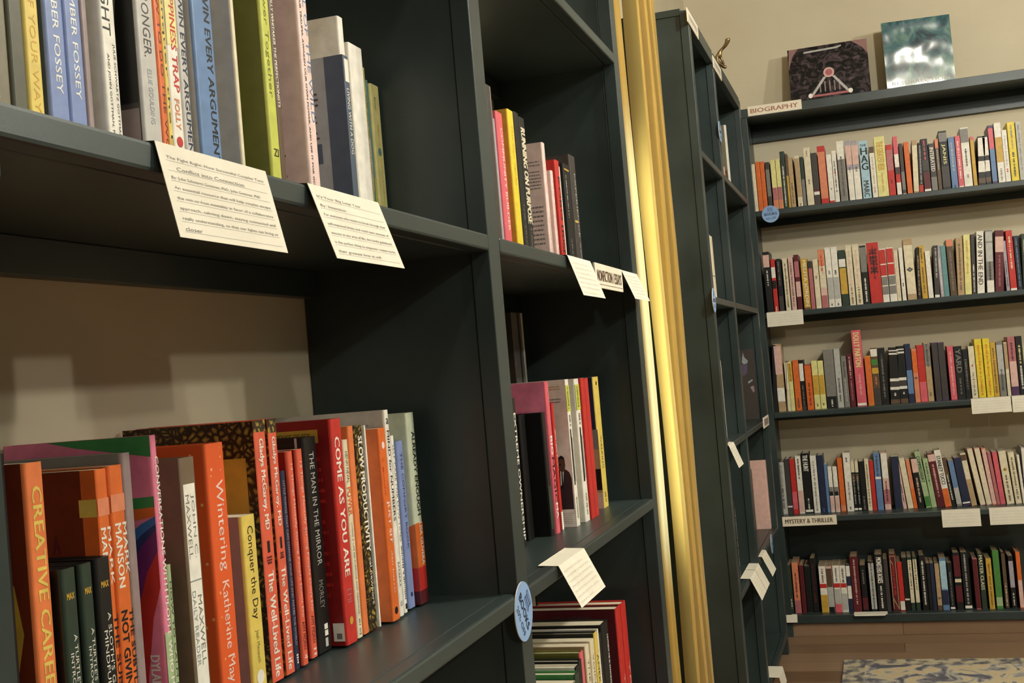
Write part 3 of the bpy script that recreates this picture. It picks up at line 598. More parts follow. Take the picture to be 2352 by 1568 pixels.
# ------------------------------------------------------------------ books on the nearest bookcase
def shelf_row(zs, rows, group):
    py = -9
    for r in rows:
        xs, y0, y1, h, spine, board, toks, barts, hard, label = r[:10]
        opt = r[10] if len(r) > 10 else {}
        y0 = max(y0, py + .0004); py = y1
        book(label, (xs, y0, zs), y1-y0, h, min(opt.get('d', .15), xs - XW - .004), spine, board, toks, barts, hard, group=group, pages=opt.get('pages', 'pages'))
ROW_A = [
 (-.570,.668,.7035,.235,'x','x','x:w:.24:.62:JOURNEY:c.5:h.3:b',[],True,'brown grey book with white lettering at the left frame edge, upper shelf'),
 (-.569,.7045,.7205,.226,'X','X','',[],False,'olive grey book left of the yellow book, upper shelf'),
 (-.569,.7215,.738,.222,'F','F','x:D:.235:.985:TALK_OUT_OF_YOUR_WAY:c.5:h.40',[],False,'yellow book with ochre lettering OF YOUR WAY'),
 (-.567,.742,.764,.236,'H','U','x:W:.30:.95:BRIDGES_LAMBER_FOSSEY:c.52:h.32',[],True,'periwinkle blue book, left of the two alike near the yellow book'),
 (-.567,.765,.785,.236,'H','U','x:W:.30:.95:BRIDGES_LAMBER_FOSSEY:c.52:h.32',[],True,'periwinkle blue book, right of the two alike near the yellow book'),
 (-.567,.786,.7935,.228,'z','z','',[],False,'thin mauve book between the blue and the cream book'),
 (-.559,.799,.8185,.238,'w','w','x:k:.535:.97:FIGHT_RIGHT:c.35:h.5 x:d:.12:.51:JULIE_SCHWARTZ_GOTTMAN,_PH.D.:c.72:h.17 x:d:.16:.47:AND_JOHN_GOTTMAN,_PH.D.:c.3:h.17',[],True,'cream hardcover whose spine reads FIGHT RIGHT'),
 (-.545,.827,.852,.238,'N','d','x:d:.48:.76:STRONGER.:c.5:h.42 x:u:.25:.44:ELLIE_GOULDING:c.5:h.24',[('rect',.0,.97,.0,.3,'z'),('poly',[(.3,.32),(.97,.32),(.97,1),(.3,1)],'k'),('poly',[(.72,.45),(.8,.4),(.86,.7),(.84,1),(.74,1)],'g')],True,'white book lettered STRONGER with a black and grey photo cover'),
 (-.546,.854,.8635,.214,'o','o','x:m:.1:.9:HOW_TO_DO_THE_WORK:c.6:h.4',[],False,'thin bright orange book right of the white STRONGER book'),
 (-.547,.865,.8705,.206,'F','F','x:k:.08:.95:Conquer_the_Day:c.5:h.6',[],False,'very thin yellow book in the orange and red lettered group'),
 (-.547,.8712,.8885,.216,'w','w','b:.62:.999:Y x:r:.44:.90:HAPPINESS_TRAP:c.6:h.46:b x:s:.29:.41:FOLLY:c.5:h.4:b o:.24:.26:r',[],False,'cream and yellow paperback reading HAPPINESS TRAP in red'),
 (-.547,.8892,.9025,.225,'N','N','x:B:.16:.81:WIN_EVERY_ARGUMENT:c.55:h.5:b',[],False,'slim pale book reading WIN EVERY ARGUMENT'),
 (-.541,.905,.9385,.235,'b','N','x:k:.165:.83:WIN_EVERY_ARGUMENT:c.70:h.28:b',[],True,'wide sky blue hardcover reading WIN EVERY ARGUMENT'),
 (-.530,.953,.9595,.232,'c','N','',[('rect',.80,.86,.02,.09,'g')],False,'thin cream book with a broad plain cover side'),
 (-.514,.979,.9968,.238,'L','O','x:O:.445:.93:Slower_Together:c.45:h.5 x:k:.215:.245:ZI:H:c.5:h.4',[('rect',.6,.75,0,1,'X')],True,'olive green hardcover with a lime spine'),
 (-.515,.9978,1.009,.228,'T','T','x:w:.44:.92:HOLLY_WHITAKER_THE_PERFECTIONISTS:c.5:h.4:b',[],False,'thin brown book right of the lime spine'),
 (-.502,1.031,1.053,.240,'f','f','x:b:.38:.97:ALL_OF_THE_WILD:c.74:h.32 x:d:.08:.96:HEAL_OUR_TRAUMA,_AWAKEN_OUR_OWN_POWER,_AND_USE_IT_FOR_GOOD:c.30:h.17:b',[('lines',.40,.84,.04,.99,34,'d')],True,'pale pink book with a blurb covered back'),
 (-.488,1.096,1.111,.168,'U','u','x:w:.40:.80:LIVING_WITH_A_DOG:c.5:h.42 B:.84:.98:.2:.8:w',[('rect',.86,1,0,1,'U'),('lines',.5,.80,.70,.80,3,'d'),('lines',.5,.80,.5,.66,5,'d'),('rect',.68,.80,.36,.48,'U')],False,'short slate blue book with grey back cover'),
 (-.536,1.199,1.2135,.243,'w','w','',[],False,'tall cream book showing above the slate blue book',{'d':.11}),
 (-.548,1.250,1.2885,.228,'w','w','',[],True,'rounded cream book behind the slate blue book'),
 (-.556,1.291,1.303,.222,'N','N','x:g:.3:.8:THE_GIFT_OF_PERFECTION:c.5:h.3',[],False,'thin off-white book, third from the upper shelf row end'),
 (-.556,1.3035,1.3115,.212,'Y','Y','b:.3:.6:c x:D:.3:.85:THE_ART_OF_GATHERING:c.5:h.4',[],False,'thin pale yellow book, second from the upper shelf row end'),
 (-.5555,1.312,1.3165,.198,'a','a','b:0:.4:L',[],False,'very thin teal and yellow book near the row end'),
 (-.553,1.3175,1.3425,.195,'Y','Y','x:D:.26:.50:art_of_repair:c.6:h.16 o:.58:.20:a x:s:.66:.75:speak_joy:c.5:h.16 x:g:.84:.92:Bower:c.4:h.14',[],True,'pale yellow book with green dot, last on upper shelf'),
]
shelf_row(1.344, ROW_A, 'books on the upper shelf beside the handwritten cards')
TREE = [('rect',0,1,0,1,'leaf')]
ROW_B = [
 (-.553,.626,.650,.234,'k','k','x:w:.60:.66:ED:H:c.4:h.3 x:w:.54:.57:AND:H:c.4:h.4 x:w:.48:.51:SO:H:c.4:h.3 x:w:.42:.45:YOU:H:c.4:h.4 x:w:.36:.39:DON\'T:H:c.4:h.5 x:w:.30:.33:HAVE:H:c.4:h.5 x:w:.24:.27:TO:H:c.4:h.3 x:w:.02:.22:LONG:c.55:h.62:b',[],True,'black hardcover with white words at the left frame edge, lower shelf'),
 (-.545,.657,.676,.226,'Q','Z','x:F:.26:.93:CREATIVE_CAREERS:c.55:h.50:b x:w:.03:.17:B.JEFFREY:c.5:h.34:b',[('poly',[(.60,.8),(.66,.8),(.84,.62),(.88,.5),(.84,.38),(.7,.24),(.72,.23),(.88,.38),(.93,.5),(.89,.64),(.70,.81)],'D')],False,'orange book lettered CREATIVE CAREERS'),
 (-.5400,.6795,.6955,.151,'G','k','x:w:.22:.70:A_TURTLE\'S_GUIDE_TO:c.66:h.22 x:w:.28:.62:INTROVERSION:c.36:h.2 x:D:.86:.89:MAX:H:c.5:h.4',[],True,'small dark green turtle guide, leftmost of three small books',{'d':.11}),
 (-.5405,.7000,.7140,.151,'G','k','x:w:.22:.70:A_TURTLE\'S_GUIDE_TO:c.66:h.22 x:w:.28:.62:INTROVERSION:c.36:h.2 x:D:.86:.89:MAX:H:c.5:h.4',[],True,'small dark green turtle guide, middle of three small books',{'d':.11}),
 (-.5405,.7175,.7346,.152,'k','k','x:w:.18:.74:A_SLOTH\'S_GUIDE_TO:c.66:h.22 x:w:.26:.66:MINDFULNESS:c.36:h.22 x:D:.86:.89:MAX:H:c.5:h.4',[],True,'small black sloth guide, rightmost of three small books',{'d':.11}),
 (-.549,.7354,.7500,.214,'o','Z','b:.84:.9:s x:w:.56:.80:MANSON:c.36:h.42:b x:w:.60:.80:MARK:c.80:h.26:b x:k:.02:.50:THE_SUBTLE_ART:c.84:h.3:b',[('rect',.90,1,0,1,'o'),('rect',.88,1,.84,.9,'F'),('text',.62,.76,.62,.69,'m','OOK'),('text',.68,.73,.72,.78,'m','A')],False,'orange book with dark red back, left copy of the pair'),
 (-.549,.751,.7690,.215,'o','o','b:.84:.9:s x:w:.58:.80:MANSON:c.40:h.42:b x:w:.62:.80:MARK:c.82:h.26:b x:k:.02:.50:NOT_GIVING_A_F*CK:c.40:h.44:b x:k:.02:.50:THE_SUBTLE_ART_OF:c.84:h.24:b',[('rect',.8,1,.84,.9,'s')],False,'orange book reading NOT GIVING A, right copy of the pair'),
 (-.550,.770,.782,.223,'z','g','',[],False,'mauve grey book behind the orange pair'),
 (-.540,.793,.8025,.234,'j','j','b:.0:.35:E x:w:.04:.93:CONVERSATIONS_WITH_PEOPLE_WHO_HATE_ME:c.7:h.5:b',
   [('poly',[(.5,.975),(1,.93),(1,1),(.3,1)],'J'),('poly',[(.6,.79),(1,.80),(1,.765),(.6,.75)],'J'),('poly',[(.6,.75),(1,.765),(1,.735),(.6,.70)],'o'),('poly',[(.7,.60),(.8,.67),(.9,.71),(1,.735),(1,.71),(.9,.675),(.8,.62),(.7,.52)],'i'),('poly',[(.7,.52),(.8,.62),(.9,.675),(1,.71),(1,.69),(.9,.64),(.8,.56),(.7,.42)],'h'),('poly',[(.7,.42),(.8,.56),(.9,.64),(1,.69),(1,.62),(.92,.55),(.84,.42),(.78,.2),(.76,0),(.6,0)],'I'),('poly',[(.76,0),(.78,.2),(.84,.42),(.92,.55),(1,.62),(1,.50),(.94,.40),(.88,.2),(.86,0)],'r'),('vtext',.90,.96,.02,.28,'w','DYLAN MARRON')],False,'pink green and blue striped paperback reading CONVERSATIONS'),
 (-.542,.806,.812,.132,'E','m','x:G:.05:.9:HOW_TO_CALM_DOWN:c.5:h.4',[],False,'short thin pale green book beside the striped paperback'),
 (-.536,.823,.847,.213,'M','M','B:.02:.90:.18:.86:W x:g:.62:.86:JOHN_C.:c.66:h.22 x:g:.62:.86:MAXWELL:c.36:h.22 x:g:.22:.48:MAXWELL:c.66:h.24 x:u:.22:.5:DAILY_READER:c.34:h.2 B:.535:.54:.18:.86:u B:.13:.135:.18:.86:u x:d:.04:.08:X:H:c.5:h.3',[('rect',.0,1,0,1,'M')],True,'taupe hardcover with a white spine label'),
 (-.535,.861,.891,.221,'speckle','speckle','x:f:.52:.86:Wintering:c.55:h.48 x:f:.10:.48:Katherine_May:c.5:h.46 o:.045:.16:s',[],True,'speckled orange hardcover lettered Wintering'),
 (-.532,.905,.929,.155,'F','z','x:k:.42:.94:Conquer_the_Day:c.5:h.5 x:O:.18:.36:Josh_Mecouch:c.5:h.26 o:.10:.26:w g:k:.02:.05',[],False,'short yellow and mauve book lettered Conquer the Day'),
 (-.540,.951,.974,.235,'S','S','b:.955:1:leaf x:w:.58:.93:Gladys_McGarey,_MD:c.5:h.44:b x:w:.02:.42:The_Well-Lived_Life:c.5:h.44:b B:.49:.535:.42:.6:k g:m:.45:.48:.4:.5',TREE+[('rect',.76,.93,.53,.86,'D')],True,'coral and tree photo hardcover, left of the two copies'),
 (-.540,.977,.995,.235,'S','S','b:.945:1:leaf x:w:.58:.93:Gladys_McGarey,_MD:c.5:h.44:b x:w:.02:.42:The_Well-Lived_Life:c.5:h.44:b B:.49:.535:.42:.6:k g:m:.45:.48:.4:.5',TREE,True,'coral and tree photo hardcover, right of the two copies'),
 (-.541,.997,1.007,.185,'B','B','x:V:.12:.95:LITTLE_THINGS_THAT_CAN_CHANGE_YOUR_LIFE_AND_MAYBE_THE_WORLD:c.5:h.36 g:w:.02:.08',[],True,'slim navy book between coral books and red pair'),
 (-.541,1.013,1.0245,.202,'S','R','x:f:.22:.94:13_Things_Mentally_Strong_People_Don\'t_Do:c.55:h.42 x:m:.07:.2:AMY_MORIN:c.5:h.5 g:f:.015:.05:.5:.5',[],False,'red 13 Things paperback, left of the two copies'),
 (-.545,1.039,1.052,.202,'S','R','x:f:.22:.94:13_Things_Mentally_Strong_People_Don\'t_Do:c.55:h.42 x:m:.07:.2:AMY_MORIN:c.5:h.5 g:f:.015:.05:.5:.5',[],False,'red 13 Things paperback, right of the two copies'),
 (-.545,1.0545,1.083,.212,'K','K','x:l:.40:.93:THE_MAN_IN_THE_MIRROR:c.55:h.34 x:g:.2:.33:MORLEY:c.5:h.32 B:.10:.125:.5:.75:w B:.07:.095:.5:.75:w B:.02:.06:.5:.7:l',[('rect',.93,.95,0,1,'l')],True,'black hardcover reading THE MAN IN THE MIRROR'),
 (-.531,1.089,1.1145,.227,'r','R','x:w:.30:.92:COME_AS_YOU_ARE:c.5:h.44:b x:q:.18:.24:EMI:c.5:h.4 o:.10:.16:D',[('rect',.52,.9,.90,.96,'D'),('text',.54,.84,.915,.945,'O','SCIENCE OF SEX'),('rect',.9,.985,.02,.10,'W'),('rect',.925,.965,.03,.055,'g'),('lines',.55,.93,.2,.85,14,'r')],True,'glossy red hardcover reading COME AS YOU ARE'),
 (-.533,1.119,1.1315,.204,'c','c','x:d:.78:.94:HENRI_NEVAL:c.5:h.5 x:o:.62:.76:POWER:c.5:h.75:b x:g:.12:.58:LIVING_A_LIFE_OF_PURPOSE_AND_MEANING:c.5:h.26 g:g:.02:.1',[],False,'thin cream book with orange POWER lettering'),
 (-.534,1.1355,1.1495,.217,'Q','Q','',[],False,'plain orange book between cream and leafy books'),
 (-.534,1.1502,1.172,.216,'leaf','leaf','x:w:.38:.95:SLOW_PRODUCTIVITY:c.62:h.48:b x:w:.12:.35:cal_newport:c.66:h.34',[],True,'dark leafy hardcover reading SLOW PRODUCTIVITY'),
 (-.532,1.1725,1.176,.2155,'W','W','',[],False,'very thin white booklet against the leafy book'),
 (-.526,1.195,1.215,.210,'o','Q','x:f:.40:.62:JUST_SIT:c.55:h.42:b x:r:.65:.85:a_guide:c.3:h.2 o:.91:.2:f x:f:.14:.36:dan_harris:c.5:h.2 o:.05:.2:k',[('rect',.1,.12,.05,.95,'s')],False,'orange paperback reading JUST SIT'),
 (-.528,1.220,1.232,.229,'w','N','x:d:.46:.9:MIND_for_NUMBERS:c.5:h.5:b x:d:.93:.96:a:H:c.5:h.4 x:g:.14:.26:BARBARA:c.5:h.4 o:.06:.28:l',[('lines',.5,.9,.90,.94,2,'g')],False,'tall white book reading MIND for NUMBERS'),
 (-.530,1.238,1.247,.199,'W','W','x:g:.4:.95:SELF-CARE_FOR_LOW_TIMES:c.5:h.55 g:d:.08:.38 B:.02:.05:.3:.8:k',[],False,'thin white self-care book beside the periwinkle book'),
 (-.533,1.259,1.278,.191,'H','H','x:h:.35:.93:THE_COMFORT_BOOK:c.6:h.3 o:.08:.14:B',[],True,'periwinkle blue book, second from the lower row end'),
 (-.528,1.282,1.3065,.222,'C','C','b:0:.07:m b:.07:.19:r b:.19:.42:o x:G:.46:.9:ALREADY_ENOUGH:c.68:h.36:b x:w:.2:.42:LISA_OLIVERA:c.72:h.3:b',[('rect',0,1,0,.07,'m'),('rect',0,1,.07,.19,'r'),('poly',[(0,.19),(1,.19),(1,.42),(.93,.40),(.86,.36),(.78,.33),(0,.33)],'o'),('lines',.4,.8,.86,.92,3,'g')],False,'pale green and orange book, last on the lower shelf'),
]
shelf_row(.919, ROW_B, 'books on the lower shelf of the nearest bay')
ROW_C = [
 (-.505,1.630,1.653,.252,'d','d','B:0:1:.7:.9:g',[],True,'dark grey book peeking above the pink book by the post',{'d':.12}),
 (-.508,1.655,1.6705,.208,'V','W','',[],False,'thin lilac white book left of the pink book'),
 (-.506,1.6715,1.703,.221,'p','p','x:f:.2:.9:COMMUNITY_BUILDER:c.66:h.3:b',[],True,'coral pink book first behind the bookcase post'),
 (-.500,1.713,1.742,.231,'y','D','x:D:.50:.9:THE_TAX_YEARS:c.55:h.28',[('lines',.68,.82,.05,.9,26,'T')],True,'yellow hardcover with mustard back, beside the pink book'),
 (-.502,1.755,1.7785,.235,'k','k','x:g:.05:.4:THE_TRUTH:c.5:h.2',[],True,'black book, left of the slanted lettering'),
 (-.502,1.782,1.810,.232,'k','d','x:c:.28:.93:RUNNING_ON_PURPOSE:c.5:h.8:b g:g:.03:.25:.2:.5',[],True,'black book with bold cream letters ON PURPOSE'),
 (-.492,1.869,1.886,.204,'f','f','x:P:.6:.9:WOMEN:c.6:h.3 g:g:.1:.4:.2:.5',[('lines',.78,.96,.62,.86,9,'g'),('lines',.78,.96,.06,.5,12,'g')],True,'pale pink book with printed back cover'),
 (-.491,1.908,1.922,.163,'f','f','g:u:.1:.9:.3:.5',[],False,'short pale pink book left of the red one'),
 (-.488,1.930,1.956,.184,'r','r','x:k:.45:.85:KOBO:c.6:h.5:b x:k:.08:.4:LEDGER:c.5:h.6:b',[],False,'red book with black lettering in the middle bay'),
 (-.489,1.958,1.964,.176,'W','W','',[],False,'thin white book between red and black books'),
 (-.488,1.985,2.026,.186,'k','k','g:l:.5:.9:.14:.3 g:l:.05:.3:.1:.4 B:.94:.955:.1:.9:D',[],False,'black book with a gold band, left of two'),
 (-.487,2.030,2.071,.208,'d','d','x:l:.3:.85:EXPERIENCE:c.7:h.2 B:.42:.44:.1:.6:D g:l:.02:.26:.1:.7',[],True,'dark grey book last in its row beside the curtain'),
]
shelf_row(1.344, ROW_C, 'books on the upper shelf beside the curtain')
MAN = [('rect',.0,1,.0,1,'w'),('poly',[(.80,.11),(.985,.11),(.985,.33),(.965,.37),(.93,.39),(.85,.39),(.815,.36),(.80,.30)],'ms'),('poly',[(.855,.28),(.862,.39),(.905,.39),(.885,.30)],'W'),('poly',[(.868,.26),(.874,.375),(.886,.375),(.882,.26)],'k'),
       ('poly',[(.855,.385),(.845,.42),(.848,.455),(.868,.475),(.90,.475),(.922,.455),(.925,.42),(.915,.385),(.885,.372)],'T'),('poly',[(.846,.445),(.855,.475),(.885,.487),(.915,.475),(.925,.445),(.90,.465),(.868,.465)],'k'),('poly',[(.852,.428),(.88,.431),(.88,.424),(.852,.421)],'k'),('lines',.62,.95,.93,.98,3,'D'),('lines',.7,.95,.84,.88,2,'g'),('rect',.80,.985,.0,.12,'W'),('lines',.82,.97,.02,.10,6,'l')]
ROW_D = [
 (-.530,1.700,1.724,.222,'k','k','x:w:.04:.9:EXTREME_OWNERSHIP:c.6:h.42:b',[],True,'black book with white lettering half behind the post'),
 (-.535,1.755,1.785,.194,'K','K','',[],True,'smooth black book left of another, middle bay'),
 (-.511,1.798,1.818,.194,'K','K','b:.05:.4:G',[('rect',.55,.57,.1,.9,'k')],True,'smooth black book in front of the pink book'),
 (-.508,1.8205,1.841,.242,'p','j','x:W:.52:.64:BIG:c.5:h.6:b x:k:.2:.5:MAGIC:c.5:h.6:b x:W:.1:.2:MA:c.5:h.6:b',[('text',.4,.62,.84,.87,'P','TCH'),('lines',.45,.85,.76,.81,2,'P')],False,'pink paperback with large letters on the spine'),
 (-.511,1.862,1.874,.206,'r','R','b:0:.14:W g:f:.5:.8:.4:.5',[],False,'thin red book with white foot beside the photo cover'),
 (-.494,1.893,1.917,.242,'w','w','b:.78:.96:L g:d:.8:.95:.3:.5 g:d:.68:.76:.5:.5 B:.28:.66:.25:.55:k B:.3:.6:.6:.8:l g:O:.05:.2:.3:.5',MAN,False,'white book with man in a suit on its back cover'),
 (-.491,1.945,1.974,.241,'w','w','b:.78:.96:L g:d:.8:.95:.3:.5 g:d:.68:.76:.5:.5 B:.28:.66:.25:.55:k B:.3:.6:.6:.8:l g:O:.05:.2:.3:.5',[],False,'white book with lime label, right of the two alike'),
 (-.489,1.983,2.006,.241,'r','r','',[],False,'plain red book, left of two in the middle bay'),
 (-.489,2.010,2.036,.240,'r','r','',[],False,'plain red book, right of two in the middle bay'),
 (-.499,2.118,2.158,.240,'F','B','x:k:.3:.55:WALKING:c.5:h.3 g:T:.04:.12:.3:.5 o:.95:.1:k',[('rect',0,1,0,.45,'t'),('rect',0,1,.45,.6,'g'),('rect',.75,1,.14,.3,'k'),('rect',.0,1,0,.12,'P')],False,'orange yellow book with navy photo cover, last in its row',{'d':.136}),
]
shelf_row(.9165, ROW_D, 'books on the middle shelf beside the curtain')
book('tall grey volume with white edge standing against the wall behind the middle row', (-.641, 2.112, .9165), .066, .372, .03, 'g', 'd', 'B:0:1:.80:.98:W B:0:1:.45:.6:d', (), True, group='books on the middle shelf beside the curtain')
ROW_E = [
 (-.486,1.752,1.772,.205,'x','x','',[],False,'grey green book at the bottom frame edge',{'d':.16}),
 (-.487,1.775,1.800,.212,'G','J','x:w:.3:.7:OUR:c.5:h.5:b',[('rect',.55,.78,.0,.18,'d')],True,'green hardcover in the lowest visible row',{'d':.16}),
 (-.492,1.803,1.824,.216,'k','w','',[],True,'black book behind the green hardcover',{'d':.16}),
 (-.494,1.828,1.848,.219,'k','k','',[],True,'second black book behind the green hardcover',{'d':.16}),
 (-.497,1.853,1.874,.226,'p','O','b:0:.3:c',[],True,'olive and pink book in the lowest visible row',{'d':.16}),
 (-.494,1.879,1.902,.230,'c','t','x:k:.2:.9:THE_FATAL_TURN:c.5:h.3',[],False,'cream book, left of the lowest row cream pair',{'d':.16}),
 (-.492,1.906,1.930,.232,'c','c','x:k:.2:.9:VOICE_IN_A_TELLER:c.5:h.3',[],False,'cream book, right of the lowest row cream pair',{'d':.16}),
 (-.491,1.934,1.954,.238,'F','k','x:k:.1:.85:AMERICAN_ASSASSIN:c.5:h.5',[],True,'yellow book in the lowest visible row',{'d':.16}),
 (-.491,1.957,1.963,.240,'W','W','',[],False,'thin white book beside the yellow one, lowest row',{'d':.16}),
 (-.494,1.966,1.992,.228,'k','k','b:0:.4:B',[],True,'navy footed black book, lowest row',{'d':.16}),
 (-.495,2.000,2.050,.237,'k','k','x:w:.3:.9:OUTSIDE_HE_IS_WAITING_ANOTHER_DAY:c.8:h.16:b',[],True,'black hardcover with white lettering, lowest row',{'d':.16}),
 (-.490,2.100,2.138,.243,'r','m','x:f:.3:.5:YES:c.7:h.2 b:0:.3:p',[('text',.3,.72,.90,.95,'d','THESE')],True,'bright red hardcover, left of two in the lowest row',{'d':.17}),
 (-.489,2.142,2.180,.243,'r','r','x:f:.3:.55:YES:c.7:h.2 b:0:.35:p',[],True,'bright red hardcover, right of two in the lowest row',{'d':.17}),
]
shelf_row(.494, ROW_E, 'books on the lowest visible shelf beside the curtain')

# ------------------------------------------------------------------ books in the bookcase beyond the curtain
def one(label, x, y, z, t, h, d, spine, board=None, toks='', barts=(), hard=True, lean=0, group='books in the bookcase beyond the curtain'):
    return book(label, (x, y, z), t, h, d, spine, board, toks, barts, hard, group=group, lean=lean)
one('cream book with a sketched foot standing in the top right compartment', -.452, 4.34, 1.768, .022, .236, .16, 'W', 'x', '', [('rect',.7,.97,.02,.3,'T'),('rect',.78,.9,.1,.36,'P'),('rect',.96,1,0,1,'W')])
one('cream book, left of three upright in a shadowed compartment', -.452, 3.50, 1.344, .042, .192, .15, 'c', 'c', 'b:.36:.375:g')
one('cream book, middle of three upright in a shadowed compartment', -.450, 3.544, 1.344, .050, .194, .15, 'w', 'c', 'b:.36:.375:g')
one('cream book, right of three upright in a shadowed compartment', -.450, 3.596, 1.344, .048, .193, .15, 'c', 'c', 'b:.36:.375:g')
one('dark photo book standing against the right panel', -.456, 4.655, .917, .026, .272, .17, 'd', 'm', '', [('rect',0,1,0,1,'d'),('poly',[(.72,.82),(.76,.96),(.79,.88),(.86,.84),(.84,.80),(.76,.79)],'u'),('poly',[(.66,.74),(.74,.80),(.84,.78),(.82,.66),(.72,.62)],'ap'),('poly',[(.82,.54),(.92,.57),(.93,.55),(.83,.51)],'u'),('poly',[(.86,.46),(.94,.48),(.95,.40),(.92,.38)],'z')])
one('very thin pale pink book edge in the left column', -.470, 3.742, .917, .006, .242, .13, 'W', 'P')
one('black book with white spine lettering low in the left column', -.458, 3.655, .494, .022, .235, .15, 'k', 'k', 'x:W:.15:.9:THE_MENTOR_OF_SOUND:c.7:h.3:b')
one('tall pink book standing low against the right panel', -.450, 4.655, .494, .040, .262, .17, 'P', 'P', '', [])
one('dark brown book in front of the tall pink one', -.500, 4.60, .494, .030, .235, .13, 'T', 'd', '', [('rect',.6,.95,.1,.6,'z'),('rect',.7,.98,.3,.5,'k')])

# ------------------------------------------------------------------ the five rows of the back bookcase
SHELF = {1: 'top book shelf', 2: 'second book shelf', 3: 'third book shelf', 4: 'fourth book shelf', 5: 'bottom shelf'}
ORD = ['first', 'second', 'third', 'fourth', 'fifth', 'sixth', 'seventh', 'eighth', 'ninth', 'tenth']
def short(s): return ' '.join(s.split(' with ')[0].split(' lettered ')[0].split()[-3:])
all_desc = [b[6] for r in FAR for b in r[3]]
used = set()
for rn, zs, ys, rows in FAR:
    ds = [b[6] for b in rows]; n = len(rows)
    depth = {1: .150, 2: .150, 3: .130, 4: .122, 5: .146}[rn]
    for i, (x0, t, h, lean, col, toks, desc) in enumerate(rows):
        lab = desc + ' on ' + SHELF[rn]
        if ds.count(desc) > 1:
            twin = [j for j in range(n) if ds[j] == desc]
            if len(twin) == 2 and twin[1]-twin[0] == 1: lab = desc + (', left copy, ' if i == twin[0] else ', right copy, ') + SHELF[rn]
            else: lab = desc + ' after ' + short(ds[i-1]) + ', ' + SHELF[rn]
        if lab in used: lab = desc + ' after ' + short(ds[i-1]) + ', ' + SHELF[rn]
        used.add(lab)
        lv = 0 if (abs(lean) < .04) else lean
        tt = t * math.cos(lv) - .0003
        book(lab, (x0, ys, zs), tt, h, depth, col, None, toks, (), h > .215, True, lv, 'books on the ' + SHELF[rn] + ' of the back bookcase', 'greypages' if rn == 5 else 'pages', near=False)

# ------------------------------------------------------------------ cards, signs, badges
def scribble(mb, o, ux, uy, wid, key):
    """one line of small unreadable handwriting: zigzag ribbons grouped like words; ux, uy unit vectors, wid in metres"""
    x = 0
    while x < wid:
        n = random.randint(3, 9); st = .00125; pts = []
        for i in range(n):
            pts.append((x, random.uniform(.0001, .0005) if i % 2 else random.uniform(.0014, .0024))); x += st*random.uniform(.5, .9)
        for (a, b), (c, d) in zip(pts, pts[1:]):
            if c > wid: break
            p, q = o + ux*a + uy*b, o + ux*c + uy*d
            mb.poly([p, p + ux*.00028, q + ux*.00028, q], key)
        x += .0016
def hand_lines(mb, o, ux, uy, texts, key='g'):
    """rows of handwriting on a card: o lower-left corner, ux along the line, uy up the card"""
    o, ux, uy = Vector(o), Vector(ux), Vector(uy); nrm = ux.cross(uy).normalized()*.00012
    k = len(texts)
    for i, s in enumerate(texts):
        v = .92 - .86*(i+.85)/k; a, wdt = .06, .88
        if isinstance(s, tuple): a, wdt, s = s
        hh = .84/k*.40
        if s: mb.text(o + nrm + ux*a + uy*v, ux*wdt, uy*hh, s, key)
        else: scribble(mb, o + nrm + ux*a + uy*v, ux.normalized(), uy.normalized(), ux.length*wdt, key)
        q = o + nrm*.6 + ux*.05 + uy*(v-.012)
        mb.poly([q, q+ux*.9, q+ux*.9+uy*.005, q+uy*.005], 'N')
def card(label, kind, a, b, drop, out, flap, texts, group, normal='x', curl=0, dx=0, textkey='g'):
    """folded index card hooked over a shelf edge. a, b: fold ends; drop: hanging height; out: how far the foot swings out"""
    a, b = Vector(a), Vector(b); ax = (b-a)
    N = Vector((1, 0, 0)) if normal == 'x' else Vector((0, -1, 0))
    th = thing('index_card', label, 'card', tuple(a), group=group)
    mb = MB(); A = Vector((0,0,0)); S = 10; th_ = .0004
    pts = []
    for i in range(S+1):
        f = i/S; o_ = out*f + curl*math.sin(f*math.pi)
        pts.append(A + N*o_ + Vector((0,0,-drop*f)) + ax.normalized()*dx*f)
    for i in range(S):
        p, q = pts[i], pts[i+1]
        mb.poly([p, q, q+ax, p+ax], 'paper'); e = -N*th_; mb.poly([p+e, p+ax+e, q+ax+e, q+e], 'paper')
    if flap:
        p, q = A, A - N*flap + Vector((0,0,.0012))
        mb.poly([q+ax, q, p, p+ax], 'paper'); mb.poly([q, q+ax, q+ax+Vector((0,0,.0005)), q+Vector((0,0,.0005))], 'paper')
    if texts:
        lo = pts[-1]; up = pts[0]-pts[-1]
        hand_lines(mb, lo + N*(.00008+abs(curl)), ax, up, texts, textkey)
    mb.build('folded_card', th)
    return th
T1 = ['The Fight Right: How Successful Couples Turn', (.12,.6,'Conflict into Connection'), (.06,.8,'By: Julie Schwartz Gottman, PhD, John Gottman, PhD'), 'An essential resource that will help couples escape', 'the win-or-lose mentality in favor of a collaborative', 'approach, calming down, staying connected and', 'really understanding, so that our fights can bring us', (.06,.14,'closer')]
T2 = [(.06,.6,"It's Your Big Leap Year"), (.06,.34,'By: Intention'), 'For everyone who wants to break through their', 'self-imposed limits and reach new avenues of', 'success in any area of life, this family guidebook', 'is the perfect thing to empower readers to be', (.06,.6,'their greatest lives at will')]
T3 = [(.06,.7,''), (.06,.84,''), (.06,.86,''), (.06,.8,''), (.06,.86,''), (.06,.82,''), (.06,.5,'')]
GC = 'handwritten cards on the left bookcases'
card('large handwritten Fight Right card on the nearest shelf edge', 'x', (-.4275,.658,1.3445), (-.4275,.802,1.3445), .0635, .0135, .012, T1, GC)
card('curled handwritten Big Leap Year card on the nearest shelf edge', 'x', (-.4275,.871,1.3445), (-.4275,1.014,1.3445), .0635, .021, .012, T2, GC)
